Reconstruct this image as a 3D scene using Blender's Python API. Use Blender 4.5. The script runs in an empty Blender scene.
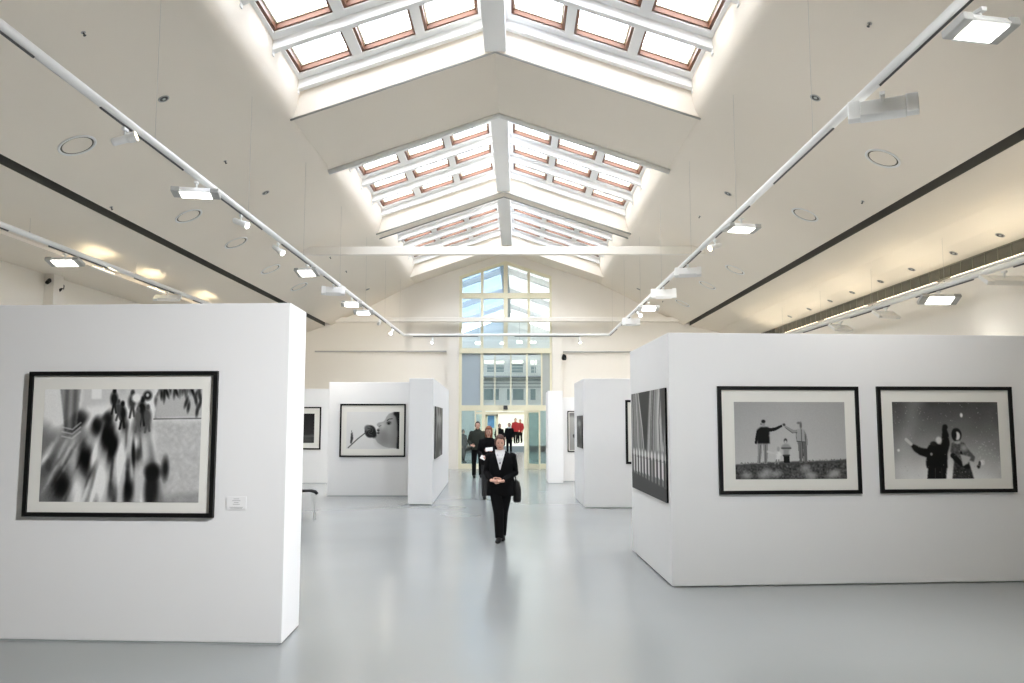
import bpy, bmesh, math, random
import numpy as np
from mathutils import Vector, Matrix
random.seed(7); np.random.seed(7)
S = bpy.context.scene; COL = S.collection
# ------------------------------------------------------------------ camera, sky, exposure
FPX, EYE = 820.0, 1.85
PITCH = math.atan(80.5 / FPX); YAW = math.atan(5 / FPX)
cam = bpy.data.objects.new('camera', bpy.data.cameras.new('camera')); COL.objects.link(cam)
cam.data.sensor_width = 36.0; cam.data.lens = 36.0 * FPX / 1024
cam.location = (0, 0, EYE); cam.rotation_euler = (math.pi / 2 + PITCH, 0, YAW)
cam.data.clip_start = .05; cam.data.clip_end = 500
S.camera = cam
W = bpy.data.worlds.new('overcast_sky'); S.world = W; W.use_nodes = True
nt = W.node_tree; bg = nt.nodes['Background']
tc = nt.nodes.new('ShaderNodeTexCoord'); sx = nt.nodes.new('ShaderNodeSeparateXYZ'); rp = nt.nodes.new('ShaderNodeValToRGB')
mr = nt.nodes.new('ShaderNodeMapRange'); mr.inputs[1].default_value = -1; mr.inputs[2].default_value = 1
nt.links.new(tc.outputs['Generated'], sx.inputs[0]); nt.links.new(sx.outputs['X'], mr.inputs[0]); nt.links.new(mr.outputs[0], rp.inputs[0])
rp.color_ramp.elements[0].color = (1.0, .99, .96, 1); rp.color_ramp.elements[1].color = (.78, .86, 1.0, 1)
nt.links.new(rp.outputs[0], bg.inputs[0]); bg.inputs[1].default_value = 10.0
S.view_settings.view_transform = 'Standard'; S.view_settings.look = 'None'
S.view_settings.gamma = 1; S.view_settings.use_curve_mapping = False
S.view_settings.exposure = 0.62
S.cycles.max_bounces = 10; S.cycles.diffuse_bounces = 8; S.cycles.glossy_bounces = 4
S.cycles.transparent_max_bounces = 16; S.cycles.sample_clamp_indirect = 6
S.cycles.use_denoising = True; S.cycles.caustics_reflective = False; S.cycles.caustics_refractive = False

def portal(x, y, z, sx_, sy_, ry):
    l = bpy.data.lights.new('skylight_portal', 'AREA'); l.shape = 'RECTANGLE'; l.size = sx_; l.size_y = sy_
    l.cycles.is_portal = True
    o = bpy.data.objects.new('skylight_portal', l); o.location = (x, y, z); o.rotation_euler = (0, ry, 0); COL.objects.link(o)

# ------------------------------------------------------------------ measuring: a view ray met with a real surface
def ray(px, py):
    a = (px - 512) / FPX; b = (341.5 - py) / FPX
    d = Vector((a, math.cos(PITCH) - b * math.sin(PITCH), math.sin(PITCH) + b * math.cos(PITCH)))
    d.rotate(Matrix.Rotation(YAW, 3, 'Z')); return d
def on_y(px, py, y): d = ray(px, py); t = y / d.y; return Vector((d.x * t, y, EYE + d.z * t))
def on_z(px, py, z=0): d = ray(px, py); t = (z - EYE) / d.z; return Vector((d.x * t, d.y * t, z))
def on_x(px, py, x): d = ray(px, py); t = x / d.x; return Vector((x, d.y * t, EYE + d.z * t))
def on_plane(px, py, p, n):
    d = ray(px, py); o = Vector((0, 0, EYE)); t = (Vector(p) - o).dot(n) / d.dot(n); return o + d * t

# ------------------------------------------------------------------ materials
M = {}
def mat(name, col, rough=.6, metal=0, spec=.5, noise=0, nscale=6, bump=0, coat=0, emit=None, estr=0, trans=0):
    m = bpy.data.materials.new(name); m.use_nodes = True; n = m.node_tree; b = n.nodes['Principled BSDF']
    b.inputs['Base Color'].default_value = (*col, 1); b.inputs['Roughness'].default_value = rough
    b.inputs['Metallic'].default_value = metal; b.inputs['Specular IOR Level'].default_value = spec
    b.inputs['Coat Weight'].default_value = coat; b.inputs['Transmission Weight'].default_value = trans
    if emit: b.inputs['Emission Color'].default_value = (*emit, 1); b.inputs['Emission Strength'].default_value = estr
    if noise or bump:
        t = n.nodes.new('ShaderNodeTexCoord'); z = n.nodes.new('ShaderNodeTexNoise'); z.inputs['Scale'].default_value = nscale
        z.inputs['Detail'].default_value = 5; n.links.new(t.outputs['Object'], z.inputs['Vector'])
        if noise:
            r = n.nodes.new('ShaderNodeMixRGB'); r.blend_type = 'MIX'
            r.inputs[1].default_value = (*[c * (1 - noise) for c in col], 1); r.inputs[2].default_value = (*[min(1, c * (1 + noise)) for c in col], 1)
            n.links.new(z.outputs['Fac'], r.inputs[0]); n.links.new(r.outputs[0], b.inputs['Base Color'])
        if bump:
            u = n.nodes.new('ShaderNodeBump'); u.inputs['Strength'].default_value = bump; u.inputs['Distance'].default_value = .01
            n.links.new(z.outputs['Fac'], u.inputs['Height']); n.links.new(u.outputs[0], b.inputs['Normal'])
    M[name] = m; return m
mat('wall_paint', (.82, .78, .71), .8, noise=.012, nscale=1.5)
mat('ceiling_paint', (.80, .735, .64), .85, noise=.02, nscale=.7)
mat('roof_paint', (.90, .90, .89), .7, noise=.01)
mat('partition_paint', (.84, .84, .84), .7, noise=.012, nscale=2, bump=.03)
mat('slot_shade', (.10, .095, .08), .9, noise=.1)
mat('grille_dark', (.10, .095, .07), .7, noise=.15, nscale=20)
mat('grille_light', (.22, .21, .16), .6, noise=.05)
mat('white_metal', (.78, .78, .76), .35, noise=.01)
mat('grey_metal', (.40, .40, .38), .45, noise=.03)
mat('dark_metal', (.05, .05, .05), .5, noise=.1)
mat('chrome', (.55, .55, .56), .2, metal=1, noise=.02)
mat('brown_wood', (.15, .060, .028), .5, noise=.25, nscale=14)
mat('cream_frame', (.78, .74, .56), .5, noise=.02)
mat('black_frame', (.006, .006, .006), .4, spec=.25, noise=.2)
mat('mat_board', (.80, .79, .74), .9, noise=.01)
mat('card', (.86, .86, .86), .8, noise=.01)
mat('ink', (.45, .45, .45), .8, noise=.05)
mat('black_cloth', (.004, .004, .0045), .9, spec=.15, noise=.3, nscale=40)
mat('green_cloth', (.028, .032, .026), .9, spec=.2, noise=.2, nscale=40)
mat('grey_cloth', (.035, .035, .035), .9, spec=.2, noise=.2, nscale=40)
mat('red_cloth', (.30, .012, .02), .85, noise=.15, nscale=30)
mat('white_cloth', (.75, .75, .76), .85, noise=.03, nscale=30)
mat('black_leather', (.006, .006, .006), .5, spec=.25, noise=.2, nscale=30)
mat('skin', (.62, .36, .27), .55, noise=.06, nscale=30)
mat('lips', (.45, .12, .10), .5, noise=.05)
mat('eye', (.03, .02, .02), .2, noise=.05)
mat('brown_hair', (.085, .035, .022), .6, noise=.3, nscale=60)
mat('dark_hair', (.035, .025, .02), .6, noise=.3, nscale=60)
mat('red_hair', (.22, .06, .02), .6, noise=.3, nscale=60)
mat('paper', (.85, .85, .84), .8, noise=.01)
mat('blue_panel', (.38, .45, .50), .5, noise=.03, nscale=2)
mat('grey_panel', (.42, .45, .43), .5, noise=.04, nscale=2)
mat('atrium_paint', (.86, .87, .82), .8, noise=.02)
mat('atrium_grey', (.40, .43, .43), .7, noise=.04)
mat('window_grey', (.30, .38, .37), .3, noise=.15, nscale=2)
mat('lit_window', (.9, .9, .8), .4, emit=(1, 1, .9), estr=.9, noise=.01)
mat('poster_blue', (.12, .33, .58), .5, noise=.3, nscale=8)
mat('lamp_on', (1, 1, 1), .4, emit=(1, .98, .93), estr=6, noise=.001)
mat('lamp_warm', (1, .9, .7), .4, emit=(1, .8, .5), estr=5, noise=.001)

def floor_mat():
    m = bpy.data.materials.new('glossy_floor_paint'); m.use_nodes = True; n = m.node_tree; b = n.nodes['Principled BSDF']
    t = n.nodes.new('ShaderNodeTexCoord'); z = n.nodes.new('ShaderNodeTexNoise'); z.inputs['Scale'].default_value = .35; z.inputs['Detail'].default_value = 2
    n.links.new(t.outputs['Object'], z.inputs['Vector'])
    r = n.nodes.new('ShaderNodeValToRGB'); r.color_ramp.elements[0].color = (.275, .290, .290, 1); r.color_ramp.elements[1].color = (.30, .316, .316, 1)
    r.color_ramp.elements[0].position = .3; r.color_ramp.elements[1].position = .7
    n.links.new(z.outputs['Fac'], r.inputs[0]); n.links.new(r.outputs[0], b.inputs['Base Color'])
    q = n.nodes.new('ShaderNodeMapRange'); q.inputs[3].default_value = .17; q.inputs[4].default_value = .22
    n.links.new(z.outputs['Fac'], q.inputs[0]); n.links.new(q.outputs[0], b.inputs['Roughness'])
    b.inputs['Specular IOR Level'].default_value = .6
    M['floor'] = m
floor_mat()
def glass_mat(name, tint, mix=.08, rough=.03):
    m = bpy.data.materials.new(name); m.use_nodes = True; n = m.node_tree
    for x in list(n.nodes): n.nodes.remove(x)
    o = n.nodes.new('ShaderNodeOutputMaterial'); a = n.nodes.new('ShaderNodeBsdfTransparent'); g = n.nodes.new('ShaderNodeBsdfGlossy'); mx = n.nodes.new('ShaderNodeMixShader')
    a.inputs[0].default_value = (*tint, 1); g.inputs['Roughness'].default_value = rough; mx.inputs[0].default_value = mix
    n.links.new(a.outputs[0], mx.inputs[1]); n.links.new(g.outputs[0], mx.inputs[2]); n.links.new(mx.outputs[0], o.inputs[0])
    M[name] = m
glass_mat('clear_glass', (.95, .96, .95)); glass_mat('blue_glass', (.84, .91, .97)); glass_mat('roof_glass', (.97, .98, 1.0), .04)
glass_mat('atrium_blue', (.30, .335, .37)); glass_mat('atrium_clear', (.35, .355, .345)); glass_mat('door_glass', (.80, .88, .86), .10)

# ------------------------------------------------------------------ mesh helpers
def bm_new(): return bmesh.new()
def box(bm, c, s, rot=None):
    r = bmesh.ops.create_cube(bm, size=1); v = r['verts']
    bmesh.ops.scale(bm, vec=s, verts=v)
    if rot is not None: bmesh.ops.rotate(bm, cent=(0, 0, 0), matrix=rot, verts=v)
    bmesh.ops.translate(bm, vec=c, verts=v); return v
def box2(bm, a, b):
    a, b = Vector(a), Vector(b); return box(bm, (a + b) / 2, [abs(b[i] - a[i]) for i in range(3)])
def frame_of(d):
    d = Vector(d).normalized(); up = Vector((0, 0, 1)) if abs(d.z) < .95 else Vector((0, 1, 0))
    s = d.cross(up).normalized(); return s, s.cross(d).normalized(), d
def tube(bm, pts, rad, seg=12, cap=True):
    pts = [Vector(p) for p in pts]
    if not hasattr(rad, '__len__'): rad = [rad] * len(pts)
    rings = []; s = None
    for i, p in enumerate(pts):
        d = (pts[min(i + 1, len(pts) - 1)] - pts[max(i - 1, 0)])
        if s is None: s, u, d = frame_of(d)
        else:
            d.normalize(); s = (s - d * s.dot(d)).normalized(); u = s.cross(d).normalized()
        rr = rad[i] if hasattr(rad[i], '__len__') else (rad[i], rad[i])
        rings.append([bm.verts.new(p + s * math.cos(2 * math.pi * k / seg) * rr[0] + u * math.sin(2 * math.pi * k / seg) * rr[1]) for k in range(seg)])
    for a, b in zip(rings, rings[1:]):
        for k in range(seg): bm.faces.new((a[k], a[(k + 1) % seg], b[(k + 1) % seg], b[k]))
    if cap: bm.faces.new(rings[0][::-1]); bm.faces.new(rings[-1])
def loft(bm, rings, seg=24, power=2.0):          # rings: (cx, cy, z, rx, ry)
    R = []
    for cx, cy, z, rx, ry in rings:
        L = []
        for k in range(seg):
            t = 2 * math.pi * k / seg; c, s = math.cos(t), math.sin(t)
            L.append(bm.verts.new((cx + rx * math.copysign(abs(c) ** (2 / power), c), cy + ry * math.copysign(abs(s) ** (2 / power), s), z)))
        R.append(L)
    for a, b in zip(R, R[1:]):
        for k in range(seg): bm.faces.new((a[k], a[(k + 1) % seg], b[(k + 1) % seg], b[k]))
    bm.faces.new(R[0][::-1]); bm.faces.new(R[-1])
def sphere(bm, c, r, sub=2):
    v = bmesh.ops.create_icosphere(bm, subdivisions=sub, radius=1)['verts']
    if not hasattr(r, '__len__'): r = (r, r, r)
    bmesh.ops.scale(bm, vec=r, verts=v); bmesh.ops.translate(bm, vec=c, verts=v); return v
def prism(bm, poly, axis, a, b):                 # poly of 2-D points; extruded along axis from a to b
    def P(q, t): return {'x': (t, q[0], q[1]), 'y': (q[0], t, q[1]), 'z': (q[0], q[1], t)}[axis]
    A = [bm.verts.new(P(q, a)) for q in poly]; B = [bm.verts.new(P(q, b)) for q in poly]; n = len(poly)
    for i in range(n): bm.faces.new((A[i], A[(i + 1) % n], B[(i + 1) % n], B[i]))
    bm.faces.new(A[::-1]); bm.faces.new(B)
def cyl(bm, c, r, h, seg=24, rot=None):
    v = bmesh.ops.create_cone(bm, cap_ends=True, segments=seg, radius1=r, radius2=r, depth=h)['verts']
    if rot is not None: bmesh.ops.rotate(bm, cent=(0, 0, 0), matrix=rot, verts=v)
    bmesh.ops.translate(bm, vec=c, verts=v); return v
def obj(name, bm, m, parent=None, smooth=False, bevel=0, loc=None, rot=None, recalc=True):
    if recalc: bmesh.ops.recalc_face_normals(bm, faces=bm.faces)
    me = bpy.data.meshes.new(name); bm.to_mesh(me); bm.free()
    me.materials.append(M[m] if isinstance(m, str) else m)
    if smooth:
        for p in me.polygons: p.use_smooth = True
    o = bpy.data.objects.new(name, me); COL.objects.link(o)
    if parent: o.parent = parent
    if loc is not None: o.location = loc
    if rot is not None: o.rotation_euler = rot
    if bevel:
        b = o.modifiers.new('bevel', 'BEVEL'); b.width = bevel; b.segments = 2; b.limit_method = 'ANGLE'
    return o
def struct(o): o['kind'] = 'structure'; return o
def tag(o, label, cat, group=None):
    o['label'] = label; o['category'] = cat
    if group: o['group'] = group
    return o
def empty(name, loc=(0, 0, 0), rot=(0, 0, 0), parent=None):
    o = bpy.data.objects.new(name, None); o.location = loc; o.rotation_euler = rot; o.empty_display_size = .1; COL.objects.link(o)
    if parent: o.parent = parent
    return o

# ------------------------------------------------------------------ the hall
XC = -0.40                      # hall centre line
END = 32.77; BACK = -5.0
XL, XR = -10.6, 8.9             # outer walls
PROF = [(7.09, 5.72), (6.6, 5.97), (5.95, 6.29), (5.33, 6.60), (4.8, 6.88), (4.33, 7.12), (4.05, 7.25), (3.86, 7.34), (3.74, 7.43), (3.67, 7.56), (3.62, 7.80), (3.59, 8.1), (3.57, 8.45)]
def vault_z(u):
    for (a, za), (b, zb) in zip(PROF, PROF[1:]):
        if b <= u <= a: return za + (zb - za) * (a - u) / (a - b)
    return PROF[0][1] if u > 7 else 8.4
bm = bm_new(); box2(bm, (XL - .3, BACK - .3, -.2), (XR + .3, 52.0, 0)); struct(obj('floor', bm, 'floor'))
bm = bm_new(); box2(bm, (XL - .3, BACK, 0), (XL, END, 5.6)); struct(obj('wall_left', bm, 'wall_paint'))
bm = bm_new(); box2(bm, (XR, BACK, 0), (XR + .3, END, 5.6)); struct(obj('wall_right', bm, 'wall_paint'))
bm = bm_new(); box2(bm, (XL, BACK - .3, 0), (XR, BACK, 9.8)); struct(obj('wall_back', bm, 'wall_paint'))
# end wall round the tall gable window
WL, WR, WM, WS, WA = -2.33, 1.40, -.465, 7.73, 8.36
bm = bm_new()
prism(bm, [(XL, 0), (WL, 0), (WL, WS), (WM, WA), (WM, 9.9), (XL, 9.9)], 'y', END, END + .3)
prism(bm, [(WR, 0), (XR, 0), (XR, 9.9), (WM, 9.9), (WM, WA), (WR, WS)], 'y', END, END + .3)
struct(obj('wall_end', bm, 'wall_paint'))
bm = bm_new()                                      # shallow pier each side of the window
box2(bm, (WL - .48, END - .09, 0), (WL - .02, END - .002, 5.25)); box2(bm, (WR + .02, END - .09, 0), (WR + .42, END - .002, 5.25))
struct(obj('trim_1', bm, 'wall_paint'))
bm = bm_new()
box2(bm, (-8.1, END - .10, 4.64), (WL - .50, END - .002, 4.69)); box2(bm, (WR + .44, END - .10, 4.62), (4.7, END - .002, 4.67))
struct(obj('trim_2', bm, 'grey_metal'))
# curved vault shells
def shell(name, pts, y0, y1, th, m):
    """pts (x,z) polyline as a slab of thickness th above"""
    bm = bm_new(); lo = []; hi = []
    for x, z in pts:
        lo.append([bm.verts.new((x, y, z)) for y in (y0, y1)]); 
    n = len(pts)
    for i, (x, z) in enumerate(pts):
        a = Vector(pts[max(i - 1, 0)]); b = Vector(pts[min(i + 1, n - 1)]); t = (b - a).normalized(); nn = Vector((-t.y, t.x))
        if nn.y < 0 or (abs(nn.y) < .15 and nn.x * (x - XC) < 0): nn = -nn
        if abs(t.y) > .9: nn = Vector((math.copysign(1, x - XC), .1)).normalized()
        hi.append([bm.verts.new((x + nn.x * th, y, z + nn.y * th)) for y in (y0, y1)])
    for i in range(n - 1):
        bm.faces.new((lo[i][0], lo[i + 1][0], lo[i + 1][1], lo[i][1])); bm.faces.new((hi[i][0], hi[i][1], hi[i + 1][1], hi[i + 1][0]))
        for k in (0, 1): bm.faces.new((lo[i][k], lo[i + 1][k], hi[i + 1][k], hi[i][k]))
    for i in (0, n - 1): bm.faces.new((lo[i][0], lo[i][1], hi[i][1], hi[i][0]))
    return struct(obj(name, bm, m, smooth=False))
def smooth_prof(P, it=2):
    for _ in range(it):
        Q = [P[0]]
        for a, b in zip(P, P[1:]):
            Q.append((a[0] * .75 + b[0] * .25, a[1] * .75 + b[1] * .25)); Q.append((a[0] * .25 + b[0] * .75, a[1] * .25 + b[1] * .75))
        Q.append(P[-1]); P = Q
    return P
SP = smooth_prof(PROF)
for sg in (-1, 1):
    o = shell('ceiling', [(XC + sg * u, z) for u, z in SP], BACK, END, .12, 'ceiling_paint')
    for p in o.data.polygons: p.use_smooth = True
    mod = o.modifiers.new('es', 'EDGE_SPLIT'); mod.split_angle = math.radians(35)
# slots beside the vault, their unlit shade put into the dark colour
for sg in (-1, 1):
    bm = bm_new(); a, b = XC + sg * 7.09, XC + sg * 7.34
    box2(bm, (a, BACK, 5.99), (b, END, 6.04)); box2(bm, (a - sg * .03, BACK, 5.74), (a, END, 6.04)); box2(bm, (b, BACK, 5.70), (b + sg * .03, END, 6.04))
    struct(obj('trim_3', bm, 'slot_shade'))
# aisle ceilings
shell('ceiling', [(XC + 7.34, 5.69), (8.0, 5.47), (8.45, 5.27), (8.75, 5.10), (XR, 5.03)], BACK, END, .12, 'ceiling_paint')
shell('ceiling', [(XC - 7.34, 5.69), (-8.3, 5.50), (-8.8, 5.32), (-9.1, 5.22)], BACK, END, .12, 'ceiling_paint')
bm = bm_new(); box2(bm, (XL, BACK, 5.16), (-9.1, END, 5.30)); struct(obj('ceiling', bm, 'ceiling_paint'))
# louvre band on the right wall
gr = empty('trim_4', (XR - .04, 0, 4.92)); struct(gr)
bm = bm_new(); box2(bm, (0, BACK, -.12), (.04, END, .12)); obj('grille_back', bm, 'grille_dark', gr)
bm = bm_new(); y = 4.0
while y < 32.6: box2(bm, (-.012, y, -.115), (0, y + .012, .115)); y += .42
box2(bm, (-.03, BACK, .112), (.0, END, .125)); box2(bm, (-.03, BACK, -.125), (.0, END, -.112))
obj('slats', bm, 'grille_light', gr)
# pilasters on the left wall
for i, yy in enumerate((12.0, 18.3, 24.6, 30.9)):
    bm = bm_new(); box2(bm, (XL, yy - .2, 0), (XL + .22, yy + .2, 5.16)); struct(obj('trim_5', bm, 'wall_paint', bevel=.01))

# ------------------------------------------------------------------ roof between the vaults
PIT = .343; RZ = 8.70
def rz(u): return RZ - PIT * u
LIN = .62                                           # the skylight lining lies this much above the solid bays
OPEN = [(.30, 1.27), (1.43, 2.40), (2.57, 3.53)]
SOLID = [(BACK, 8.3), (14.6, 17.75), (23.85, 24.5), (31.3, END)]  # first stretch, out of view, closed solid to darken the hall front
BAYS = [(8.3, 14.6, 4), (17.75, 23.85, 4), (24.5, 31.3, 5)]
for y0, y1 in SOLID:
    bm = bm_new(); e = 3.74
    prism(bm, [(XC - e, rz(e)), (XC, RZ), (XC + e, rz(e)), (XC + e, rz(e) + .85), (XC, RZ + .85), (XC - e, rz(e) + .85)], 'y', y0, y1)
    struct(obj('ceiling', bm, 'ceiling_paint'))
wn = 0
for y0, y1, n in BAYS:
    for sg in (-1, 1):
        pitch = (y1 - y0) / n
        # lining with openings: strips
        bm = bm_new()
        def slab(u0, u1, ya, yb, lo, hi):
            prism(bm, [(XC + sg * u0, rz(u0) + lo), (XC + sg * u1, rz(u1) + lo), (XC + sg * u1, rz(u1) + hi), (XC + sg * u0, rz(u0) + hi)], 'y', ya, yb)
        us = [(0, OPEN[0][0]), (OPEN[0][1], OPEN[1][0]), (OPEN[1][1], OPEN[2][0]), (OPEN[2][1], 3.75)]
        for a, b in us: slab(a, b, y0, y1, LIN, LIN + .22)
        rows = []
        for i in range(n):
            ya = y0 + i * pitch; rows.append((ya + .22, ya + pitch - .34))
            for a, b in OPEN:
                slab(a, b, ya, ya + .22, LIN, LIN + .22); slab(a, b, ya + pitch - .34, ya + pitch, LIN, LIN + .22)
        struct(obj('ceiling', bm, 'roof_paint'))
        # rafters
        for i in range(1, n + (1 if y1 == END else 1)):
            yr = y0 + i * pitch - .06
            bm = bm_new()
            slab(.05, 3.64, yr - .09, yr + .05, LIN - .17, LIN)
            box2(bm, (XC + sg * 3.60, yr - .07, rz(3.6) + LIN - .24), (XC + sg * 3.66, yr + .03, rz(3.6) + LIN - .1))
            struct(obj('trim_6', bm, 'roof_paint', bevel=.008))
        # windows
        for ya, yb in rows:
            for a, b in OPEN:
                wn += 1
                root = empty('window_%d' % wn, (XC + sg * (a + b) / 2, (ya + yb) / 2, rz((a + b) / 2) + LIN)); struct(root)
                ox, oy, oz = root.location
                def sl(bm_, u0, u1, yA, yB, lo, hi):
                    prism(bm_, [(XC + sg * u0 - ox, rz(u0) + LIN + lo - oz), (XC + sg * u1 - ox, rz(u1) + LIN + lo - oz), (XC + sg * u1 - ox, rz(u1) + LIN + hi - oz), (XC + sg * u0 - ox, rz(u0) + LIN + hi - oz)], 'y', yA - oy, yB - oy)
                f = bm_new(); w = .045; lo, hi = .03, .20
                sl(f, a, a + w, ya, yb, lo, hi); sl(f, b - w, b, ya, yb, lo, hi); sl(f, a + w, b - w, ya, ya + w, lo, hi); sl(f, a + w, b - w, yb - w, yb, lo, hi)
                obj('window_frame', f, 'brown_wood', root)
                f = bm_new(); g = .025
                sl(f, a + w, a + w + g, ya + w, yb - w, .12, .17); sl(f, b - w - g, b - w, ya + w, yb - w, .12, .17)
                sl(f, a + w + g, b - w - g, ya + w, ya + w + g, .12, .17); sl(f, a + w + g, b - w - g, yb - w - g, yb - w, .12, .17)
                obj('glazing_bead', f, 'cream_frame', root)
                f = bm_new(); sl(f, a + w, b - w, ya + w, yb - w, .18, .19); obj('pane', f, 'roof_glass', root)
        portal(XC + sg * 1.88, (y0 + y1) / 2, rz(1.88) + LIN + .45, 3.9, y1 - y0, sg * math.atan(PIT))
    # outer kerb of the light well, ridge beam
    bm = bm_new(); box2(bm, (XC - .20, y0, RZ - .02), (XC + .20, y1, RZ + LIN + .3)); struct(obj('trim_7', bm, 'roof_paint', bevel=.01))
    bm = bm_new()
    for sg in (-1, 1): box2(bm, (XC + sg * 3.56, y0, 8.2), (XC + sg * 3.9, y1, 8.35))
    struct(obj('ceiling', bm, 'roof_paint'))
# pipe-like edge mouldings at the lips of the solid bays
for yy, r in ((17.72, .06), (14.63, .02), (23.87, .025), (24.48, .02), (8.27, .03)):
    bm = bm_new(); e = 3.78
    tube(bm, [(XC - e, yy, rz(e) - r * .6), (XC, yy, RZ - r * .6), (XC + e, yy, rz(e) - r * .6)], r, 10)
    struct(obj('trim_8', bm, 'grey_metal' if r < .05 else 'white_metal', smooth=True))
# tie beams
def tie(y, z, h, d):
    u = 7.2
    while vault_z(u) < z: u -= .01
    bm = bm_new(); box2(bm, (XC - u - .08, y - d / 2, z - h / 2), (XC + u + .08, y + d / 2, z + h / 2)); struct(obj('trim_9', bm, 'wall_paint', bevel=.01))
tie(22.2, 6.53, .22, .18); tie(END - .35, 5.90, .17, .3)

# ------------------------------------------------------------------ gable window and entrance
gw = empty('window_100', (WM, END + .15, 0)); struct(gw)
def gx(px): return on_y(px, 400, END).x
def gz(py): return on_y(505, py, END).z
def gtop(x): return WA - (WA - WS) * (abs(x - WM) / (WR - WM) if x > WM else abs(x - WM) / (WM - WL))
bm = bm_new(); L = lambda a, b: box2(bm, (a[0] - WM, a[1], a[2]), (b[0] - WM, b[1], b[2]))
def vert(px, w, z0, z1=None, d=.084):
    x = gx(px); z1 = gtop(x) - .02 if z1 is None else z1
    L((x - w / 2, -d, z0), (x + w / 2, d, z1))
def horiz(py, h, pa, pb, d=.09):
    z = gz(py); L((gx(pa), -d, z - h / 2), (gx(pb), d, z + h / 2))
vert(460, .12, 0, WS); vert(551.5, .12, 0, WS)
prism(bm, [(WL - WM, WS - .12), (0, WA - .12), (WR - WM, WS - .12), (WR - WM, WS), (0, WA), (WL - WM, WS)], 'y', -.097, .097)
vert(481.7, .11, gz(350)); vert(505.5, .17, gz(350)); vert(529, .11, gz(350))
horiz(295.4, .22, 459, 552.5); horiz(334.5, .08, 459, 552.5, .06); horiz(350.6, .20, 459, 552.5, .11); horiz(408, .22, 459, 552.5, .11)
vert(481.7, .12, gz(408), gz(350)); vert(494.8, .035, gz(408), gz(350), .03); vert(510.8, .045, gz(408), gz(350), .03); vert(527, .08, gz(408), gz(350)); vert(541.8, .06, gz(408), gz(350))
obj('window_frame', bm, 'cream_frame', gw)
def pane(px0, px1, z0, py_top, m, name='pane'):
    bm = bm_new(); x0, x1 = gx(px0), gx(px1)
    if py_top is None: t0, t1 = gtop(x0) - .05, gtop(x1) - .05
    else: t0 = t1 = gz(py_top)
    z0 = gz(z0)
    prism(bm, [(x0 - WM, z0), (x1 - WM, z0), (x1 - WM, t1), (x0 - WM, t0)], 'y', -.012, .012); obj(name, bm, m, gw)
for a, b, m in ((461, 481, 'blue_glass'), (482.5, 504, 'blue_glass'), (507, 528.5, 'clear_glass'), (529.5, 551, 'clear_glass')):
    pane(a, b, 294, None, m); pane(a, b, 334, 297, m); pane(a, b, 350, 335, 'clear_glass')
pane(461, 480.8, 406, 352, 'blue_panel', 'infill_panel'); pane(542.5, 551, 406, 352, 'grey_panel', 'infill_panel')
for a, b in ((483, 494.4), (495.2, 510.3), (511.2, 526.2), (527.8, 541.3)): pane(a, b, 407, 352, 'clear_glass')
# the entrance doors under it
dr = empty('door_1', (WM, END + .15, 0)); struct(dr)
def dframe(items, name='door_frame', m='cream_frame'):
    global bm
    bm = bm_new()
    for it in items: it()
    return obj(name, bm, m, dr)
top = gz(409.6)
dframe([lambda: vert(475.3, .06, .2, top), lambda: vert(483.5, .14, 0, top), lambda: vert(526, .15, 0, top),
        lambda: horiz(413, .10, 476, 528), lambda: L((gx(461), -.09, 0), (gx(483), .09, .2)), lambda: L((gx(527), -.09, 0), (gx(551), .09, .2))])
for a, b, z0 in ((461, 475, .2), (476, 482, .2), (527.8, 551, .2)):
    bm = bm_new(); box2(bm, (gx(a) - WM, -.01, z0), (gx(b) - WM, .01, top)); obj('side_light', bm, 'door_glass', dr)
bm = bm_new(); L((gx(484.5), .10, .03), (gx(487), .14, gz(414.2))); L((gx(496), .10, .03), (gx(498), .14, gz(414.2))); L((gx(484.5), .10, gz(416)), (gx(498), .14, gz(414))); L((gx(484.5), .10, .03), (gx(498), .14, .16))
lf = obj('door_leaf', bm, 'cream_frame', dr)
bm = bm_new(); L((gx(487), .115, .16), (gx(496), .125, gz(416))); obj('leaf_glass', bm, 'door_glass', lf)
bm = bm_new(); L((gx(487.5), .09, 1.62), (gx(494.2), .098, gz(415.5))); obj('poster', bm, 'poster_blue', dr)
# leaf swung open towards the hall on the right
hx = gx(526) - WM + .08
lf = empty('door_leaf', (hx, -.10, 0), (0, 0, math.radians(-62)), dr)
bm = bm_new(); lw = .95
box2(bm, (0, -.025, .02), (.06, .025, 2.3)); box2(bm, (lw - .06, -.025, .02), (lw, .025, 2.3)); box2(bm, (.06, -.025, 2.22), (lw - .06, .025, 2.3)); box2(bm, (.06, -.025, .02), (lw - .06, .025, .22))
obj('leaf_frame', bm, 'cream_frame', lf)
bm = bm_new(); box2(bm, (.06, -.006, .22), (lw - .06, .006, 2.22)); obj('leaf_glass', bm, 'door_glass', lf)
bm = bm_new(); box2(bm, (gx(503.5) - WM, -.20, gz(409.5)), (gx(507.5) - WM, -.11, gz(405.5))); obj('door_sensor', bm, 'dark_metal', dr, bevel=.01)

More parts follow.
